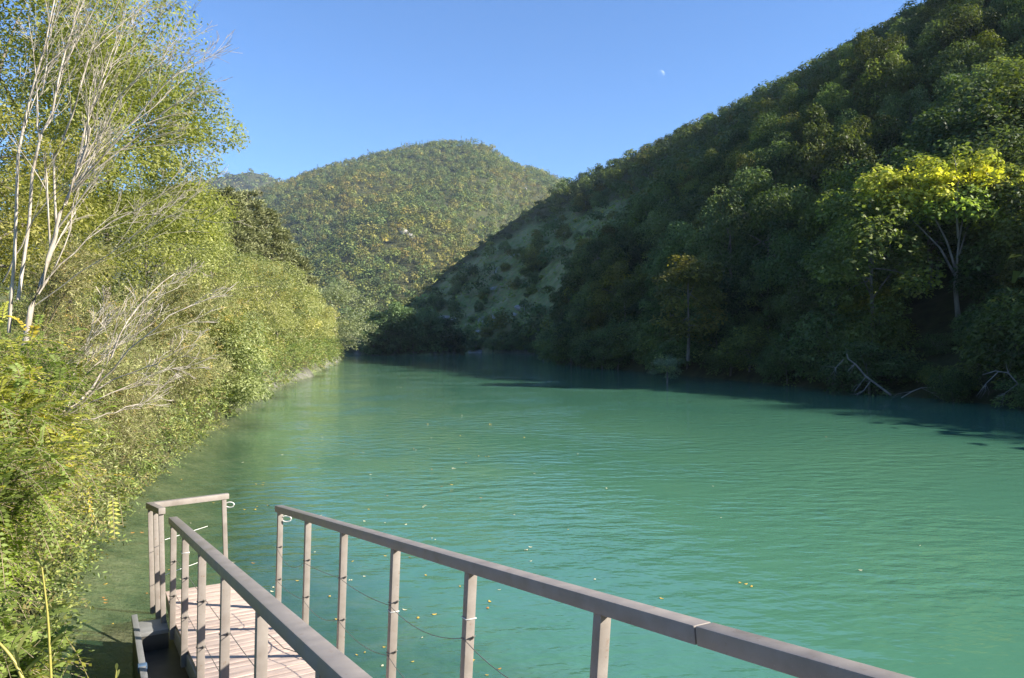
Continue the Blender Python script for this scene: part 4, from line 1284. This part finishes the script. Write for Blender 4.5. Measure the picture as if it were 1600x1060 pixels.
def bar(name, a, b, w, h, parent, loc, mat=None, bev=.006, up=(0, 0, 1)):
    a, b = np.asarray(a, float) - loc, np.asarray(b, float) - loc
    d = b - a; L = np.linalg.norm(d); d /= L
    s = np.cross(d, up); s /= np.linalg.norm(s); u = np.cross(s, d)
    g = Geo(); g.box((a + b) / 2, d * L / 2, s * w / 2, u * h / 2)
    return link(name, bevelled(name, g, mat or M_METAL, bev), parent)


def post(top, length, parent, loc, w=.052):
    bot = top - LEAN * length
    a, b = bot - loc, top - loc
    g = Geo(); g.box((a + b) / 2, HD * w / 2, AC * w / 2, (b - a) / 2)
    return link('post', bevelled('post', g, M_METAL, .004), parent)


# rails: butt-jointed lengths with a fine joint
JOINT = 5.4
bar('handrail', Rr(-.04, -.032), Rr(JOINT - .003, -.032), .078, .064, gang, gloc)
bar('handrail', Rr(JOINT + .003, -.032), Rr(6.9, -.032), .078, .064, gang, gloc)
bar('handrail', Lr(-.04, -.032), Lr(6.6, -.032), .078, .064, gang, gloc)
rt = [.03, .98, 1.92, 2.9, 3.87, 4.9, 5.87, 6.8]
lt = [.03, .97, 1.94, 2.91, 3.88, 4.85, 5.82]
for t in rt: post(Rr(t, -.066), 1.10, gang, gloc)
for t in lt: post(Lr(t, -.066), 1.13, gang, gloc)


def deck(t, side):
    q = (Rr(t) if side else Lr(t)) + SHIFT
    return q + AC * (-.03 if side else .03)


def plank(t0, t1, parent, loc, zf=None, thick=.034):
    c = [deck(t0, 0), deck(t0, 1), deck(t1, 1), deck(t1, 0)]
    if zf is not None:
        for q in c: q[2] = zf
    c = np.array(c); c[:, 2] += rng.normal(0, .0015)
    ext = rng.uniform(-.008, .008)
    c[1] += AC * ext; c[2] += AC * ext
    ctr = c.mean(0)
    X = (c[1] + c[2] - c[0] - c[3]) / 4; Y = (c[3] + c[2] - c[0] - c[1]) / 4
    # object axes along the board so that the grain follows it
    x = X / np.linalg.norm(X); zc = np.cross(X, Y); zc /= np.linalg.norm(zc); y = np.cross(zc, x)
    if zc[2] < 0: zc = -zc; y = -y
    hx, hy = np.linalg.norm(X), abs(np.dot(Y, y))
    g = Geo(); g.box((0, 0, -thick / 2), (hx, 0, 0), (0, hy, 0), (0, 0, thick / 2))
    o = link('plank', bevelled('plank', g, M_WOOD, .004), parent)
    M = Matrix(((x[0], y[0], zc[0], ctr[0] - loc[0]), (x[1], y[1], zc[1], ctr[1] - loc[1]), (x[2], y[2], zc[2], ctr[2] - loc[2]), (0, 0, 0, 1)))
    o.matrix_local = M


PW = .122
t = -.02
while t < 6.7:
    plank(t, t + PW - .007, gang, gloc)
    t += PW
# beams under the boards
for sd_ in (0, 1):
    a, b = deck(-.02, sd_) - [0, 0, .105], deck(6.7, sd_) - [0, 0, .105]
    off = AC * (.01 if sd_ == 0 else -.01)
    bar('side_beam', a + off, b + off, .05, .14, gang, gloc, M_GREY)


def wire(pts, sag, parent, loc, r=.0035, mat=None, name='wire', jitter=0.0):
    g = Geo()
    allp = []
    for a, b in zip(pts[:-1], pts[1:]):
        q = np.linspace(0, 1, 9)[:-1, None]
        allp.append(a + (b - a) * q - np.array([0, 0, 1]) * sag * 4 * q * (1 - q) * (1 + jitter * rng.normal()))
    allp = np.vstack(allp + [pts[-1:]])
    g.tube(allp - loc, np.full(len(allp), r), 5)
    return link(name, g.mesh(name, mat or M_WIRE, True, False), parent)


for hh, sg in ((.36, .03), (.70, .035)):
    wire(np.array([Lr(t_, -.066) - LEAN * hh + AC * .028 for t_ in lt]), .004, gang, gloc, .0025)
    wire(np.array([Rr(t_, -.066) - LEAN * (hh + .02 * (k_ % 2)) - AC * .028 for k_, t_ in enumerate(rt)]), sg + .03, gang, gloc, .0022, jitter=.6)


def knots(pt, parent, loc, w=.052):
    a = pt - loc
    g = Geo(); h = w / 2 + .003
    c = [AC * h + HD * h, AC * h - HD * h, -AC * h - HD * h, -AC * h + HD * h]
    ring = np.array([a + q for q in c + c[:1]]); ring[:, 2] += [0, .012, .0, -.008, 0]
    g.tube(ring, np.full(5, .003), 4)
    g.tube([a - HD * h + AC * .01, a - HD * (h + .01) + AC * .015 + [0, 0, .012], a - HD * (h + .02) + AC * .005 + [0, 0, .02]], [.006, .006, .003], 5)
    link('wire_tie', g.mesh('wire_tie', M_WIRE, True, False), parent)


for t_ in lt:
    for hh in (.36, .70): knots(Lr(t_, -.066) - LEAN * hh, gang, gloc)
for t_ in rt:
    for hh in (.36, .70): knots(Rr(t_, -.066) - LEAN * hh, gang, gloc)


def hook(pt, parent, loc):
    a = np.linspace(-2.4, 2.4, 13)
    p = np.stack([pt[0] + .045 + .05 * np.cos(a), pt[1] + .01 + 0 * a, pt[2] + .03 * np.sin(a)], 1)
    g = Geo(); g.tube(p - loc, np.full(13, .006), 6)
    link('hook', g.mesh('hook', M_WIREW, True, False), parent)


hook(Rr(.03, -.13) + [.02, -.02, 0], gang, gloc)
# white ties on two posts
for q in (Rr(2.9, -.066) - LEAN * .42, Rr(3.87, -.066) - LEAN * .25, Lr(.97, -.066) - LEAN * .14):
    a = q - gloc; h = .029
    c = [AC * h + HD * h, AC * h - HD * h, -AC * h - HD * h, -AC * h + HD * h]
    g = Geo(); g.tube(np.array([a + w_ for w_ in c + c[:1]]), np.full(5, .003), 4)
    link('cord_tie', g.mesh('cord_tie', M_WIREW, True, False), gang)

# platform at the end
plat = link('landing_platform', None, loc=deck(-.5, 0) + AC * .5, label='small boarded landing at the far end of the gangway with a corner railing', cat='platform')
ploc = np.array(plat.location)
ZP = deck(-.05, 1)[2] - .012
t = -.05
while t > -.93:
    plank(t - PW + .007, t, plat, ploc, ZP)
    t -= PW
for sd_ in (0, 1):
    a, b = deck(-.05, sd_), deck(-1.0, sd_); a[2] = b[2] = ZP - .1
    off = AC * (.03 if sd_ == 0 else -.03)
    bar('side_beam', a + off, b + off, .05, .13, plat, ploc, M_GREY)
fa, fb = deck(-1.0, 0) + AC * .06, deck(-1.0, 1) - AC * .06; fa[2] = fb[2] = ZP - .1
bar('end_beam', fa, fb, .05, .13, plat, ploc, M_GREY)
c0, c1, c2 = P(234.5, 790, 8.5), P(253, 798.5, 8.05), P(357, 775, 9.05)
dn = nrm((c1 - c0)[None])[0]; cr = nrm((c2 - c0)[None])[0]
bar('handrail', c0 - dn * .034, c1 + dn * .02, .068, .064, plat, ploc)
bar('handrail', c0 + cr * .0365, c2, .066, .062, plat, ploc)
for q, L in ((c0 + dn * .02, 1.12), ((c0 + c1) / 2, 1.16), (c1 - dn * .03, 1.2)):
    tp = q - [0, 0, .034]
    bot = tp - np.array((-.035, .02, 1.0)) * L
    g = Geo(); g.box((tp + bot) / 2 - ploc, HD * .024, AC * .024, (tp - bot) / 2); link('post', bevelled('post', g, M_METAL, .004), plat)
tp = c2 - cr * .05 - [0, 0, .034]; bot = tp - np.array((-.03, .0, 1.0)) * 1.0
g = Geo(); g.box((tp + bot) / 2 - ploc, HD * .024, AC * .024, (tp - bot) / 2); link('post', bevelled('post', g, M_METAL, .004), plat)
hook(c2 - cr * .03 - [0, 0, .10], plat, ploc)
for hh, f in ((.30, .62), (.66, .78)):
    a = c1 - [0, 0, hh] + AC * .03; b = a + (c2 - c1) * f + [0, 0, .02]
    wire(np.array([a, b]), .0, plat, ploc, .003, M_WIREW, 'cord')
wire(np.array([deck(.45, 1) - AC * .15 + [0, 0, .01], deck(.85, 1) - AC * .32 + [0, 0, .012], deck(1.5, 1) - AC * .3 + [0, 0, .012], deck(2.2, 1) - AC * .12 + [0, 0, .012]]), -.01, gang, gloc, .004, M_WIRE, 'loose_wire')

# pontoon the gangway rests on
def OL(t, z, off=.30):
    q = Lr(t) + SHIFT - AC * off; q[2] = z
    return q


pon = link('pontoon', None, loc=OL(1.5, .1, 0), label='dark open pontoon with grey rim lying along the left side of the gangway', cat='pontoon')
qloc = np.array(pon.location)
PT0, PT1 = -.62, 4.4
bar('edge_rail', OL(PT0, .365), OL(PT1, .365), .055, .05, pon, qloc, M_GREY)
bar('hull_side', OL(PT0 + .03, .04), OL(PT1, .04), .035, .595, pon, qloc, M_DARK, .004)
bar('inner_side', OL(PT0 + .03, -.04, -.12), OL(PT1, -.04, -.12), .035, .4, pon, qloc, M_DARK, .004)
bar('hull_floor', OL(PT0 + .03, .10, .09), OL(PT1, .10, .09), .38, .05, pon, qloc, M_DARK, .004)
bar('thwart', OL(PT0 + .04, .30, .135), OL(PT0 + .36, .30, .135), .265, .04, pon, qloc, M_GREY, .004)
bar('end_plate', OL(PT0 + .335, .20, .135), OL(PT0 + .355, .20, .135), .26, .155, pon, qloc, M_DARK, .003)
for t_ in (.62, 1.45):
    bar('strap', OL(t_, .365), OL(t_ + .055, .365), .075, .07, pon, qloc, M_BLUE, .008)

# ------------------------------------------------------------------ leaves floating on the water
def leaf_mats():
    out_ = []
    for nm, c in (('yellow fallen leaf', (.55, .36, .05)), ('pale fallen leaf', (.62, .58, .36)), ('brown fallen leaf', (.42, .2, .04))):
        m, nt, nd, lk, bs = new_mat(nm); bs.inputs['Base Color'].default_value = (*c, 1); bs.inputs['Roughness'].default_value = .6
        out_.append(m)
    return out_


LM = leaf_mats()
lm = []
for i, m in enumerate(LM):
    a = np.linspace(0, 2 * np.pi, 11)[:-1]
    V = np.stack([np.cos(a) * .5, np.sin(a) * .26 * (1 + .25 * np.cos(a)), .06 * np.cos(2 * a)], 1)
    V = np.vstack([[(0, 0, -.01)], V]); F = [(0, k + 1, (k + 1) % 10 + 1) for k in range(10)]
    lm.append(mesh('floating_leaf', V, np.array(F), None, m, True))
r_ = np.random.default_rng(950)
cnt = 0
LBL = ['yellow fallen leaf floating on the green water', 'pale fallen leaf floating on the green water', 'brown fallen leaf floating on the green water']
tries = 0
small = Geo()
while cnt < 150 and tries < 4000:
    tries += 1
    if r_.random() < .72: px_, py_ = r_.normal(600, 170), r_.uniform(640, 1055)
    elif r_.random() < .5: px_, py_ = r_.uniform(130, 330), r_.uniform(740, 960)
    else: px_, py_ = r_.uniform(350, 1600), r_.uniform(600, 1000)
    if not (0 < px_ < 1600): continue
    D_ = CAMZ * FOC / (py_ - 535); x_ = (px_ - 800) / FOC * D_
    if shore_dist(np.array([x_]), np.array([D_]))[0] > -.2: continue
    s_ = r_.uniform(.035, .07) * (1 if D_ < 14 else 1.2)
    k_ = int(r_.choice([0, 0, 1, 1, 1, 2]))
    rep = 1 if r_.random() > .15 else 3
    for q in range(rep):
        o = link('floating_leaf', lm[k_], loc=(x_ + q * r_.normal(0, .08), D_ + q * r_.normal(0, .08), .006), label=LBL[k_], cat='leaf', group='fallen leaves floating on the water')
        o.scale = (s_, s_, s_); o.rotation_euler = (r_.normal(0, .06), r_.normal(0, .06), r_.uniform(0, 6.3)); cnt += 1

# ------------------------------------------------------------------ thin air haze over the valley
def haze(density):
    m = bpy.data.materials.new('valley haze'); m.use_nodes = True
    nt = m.node_tree; nt.nodes.remove(nt.nodes['Principled BSDF'])
    v = nt.nodes.new('ShaderNodeVolumePrincipled')
    v.inputs['Color'].default_value = (.66, .81, 1.0, 1); v.inputs['Density'].default_value = density; v.inputs['Anisotropy'].default_value = .0
    nt.links.new(v.outputs[0], nt.nodes['Material Output'].inputs['Volume'])
    g = Geo(); g.box((0, 750, 212.5), (3100, 0, 0), (0, 2350, 0), (0, 0, 218))
    link('haze', g.mesh('haze', m, False, False), kind='stuff', label='thin blue haze filling the valley', cat='haze')


haze(.00009)
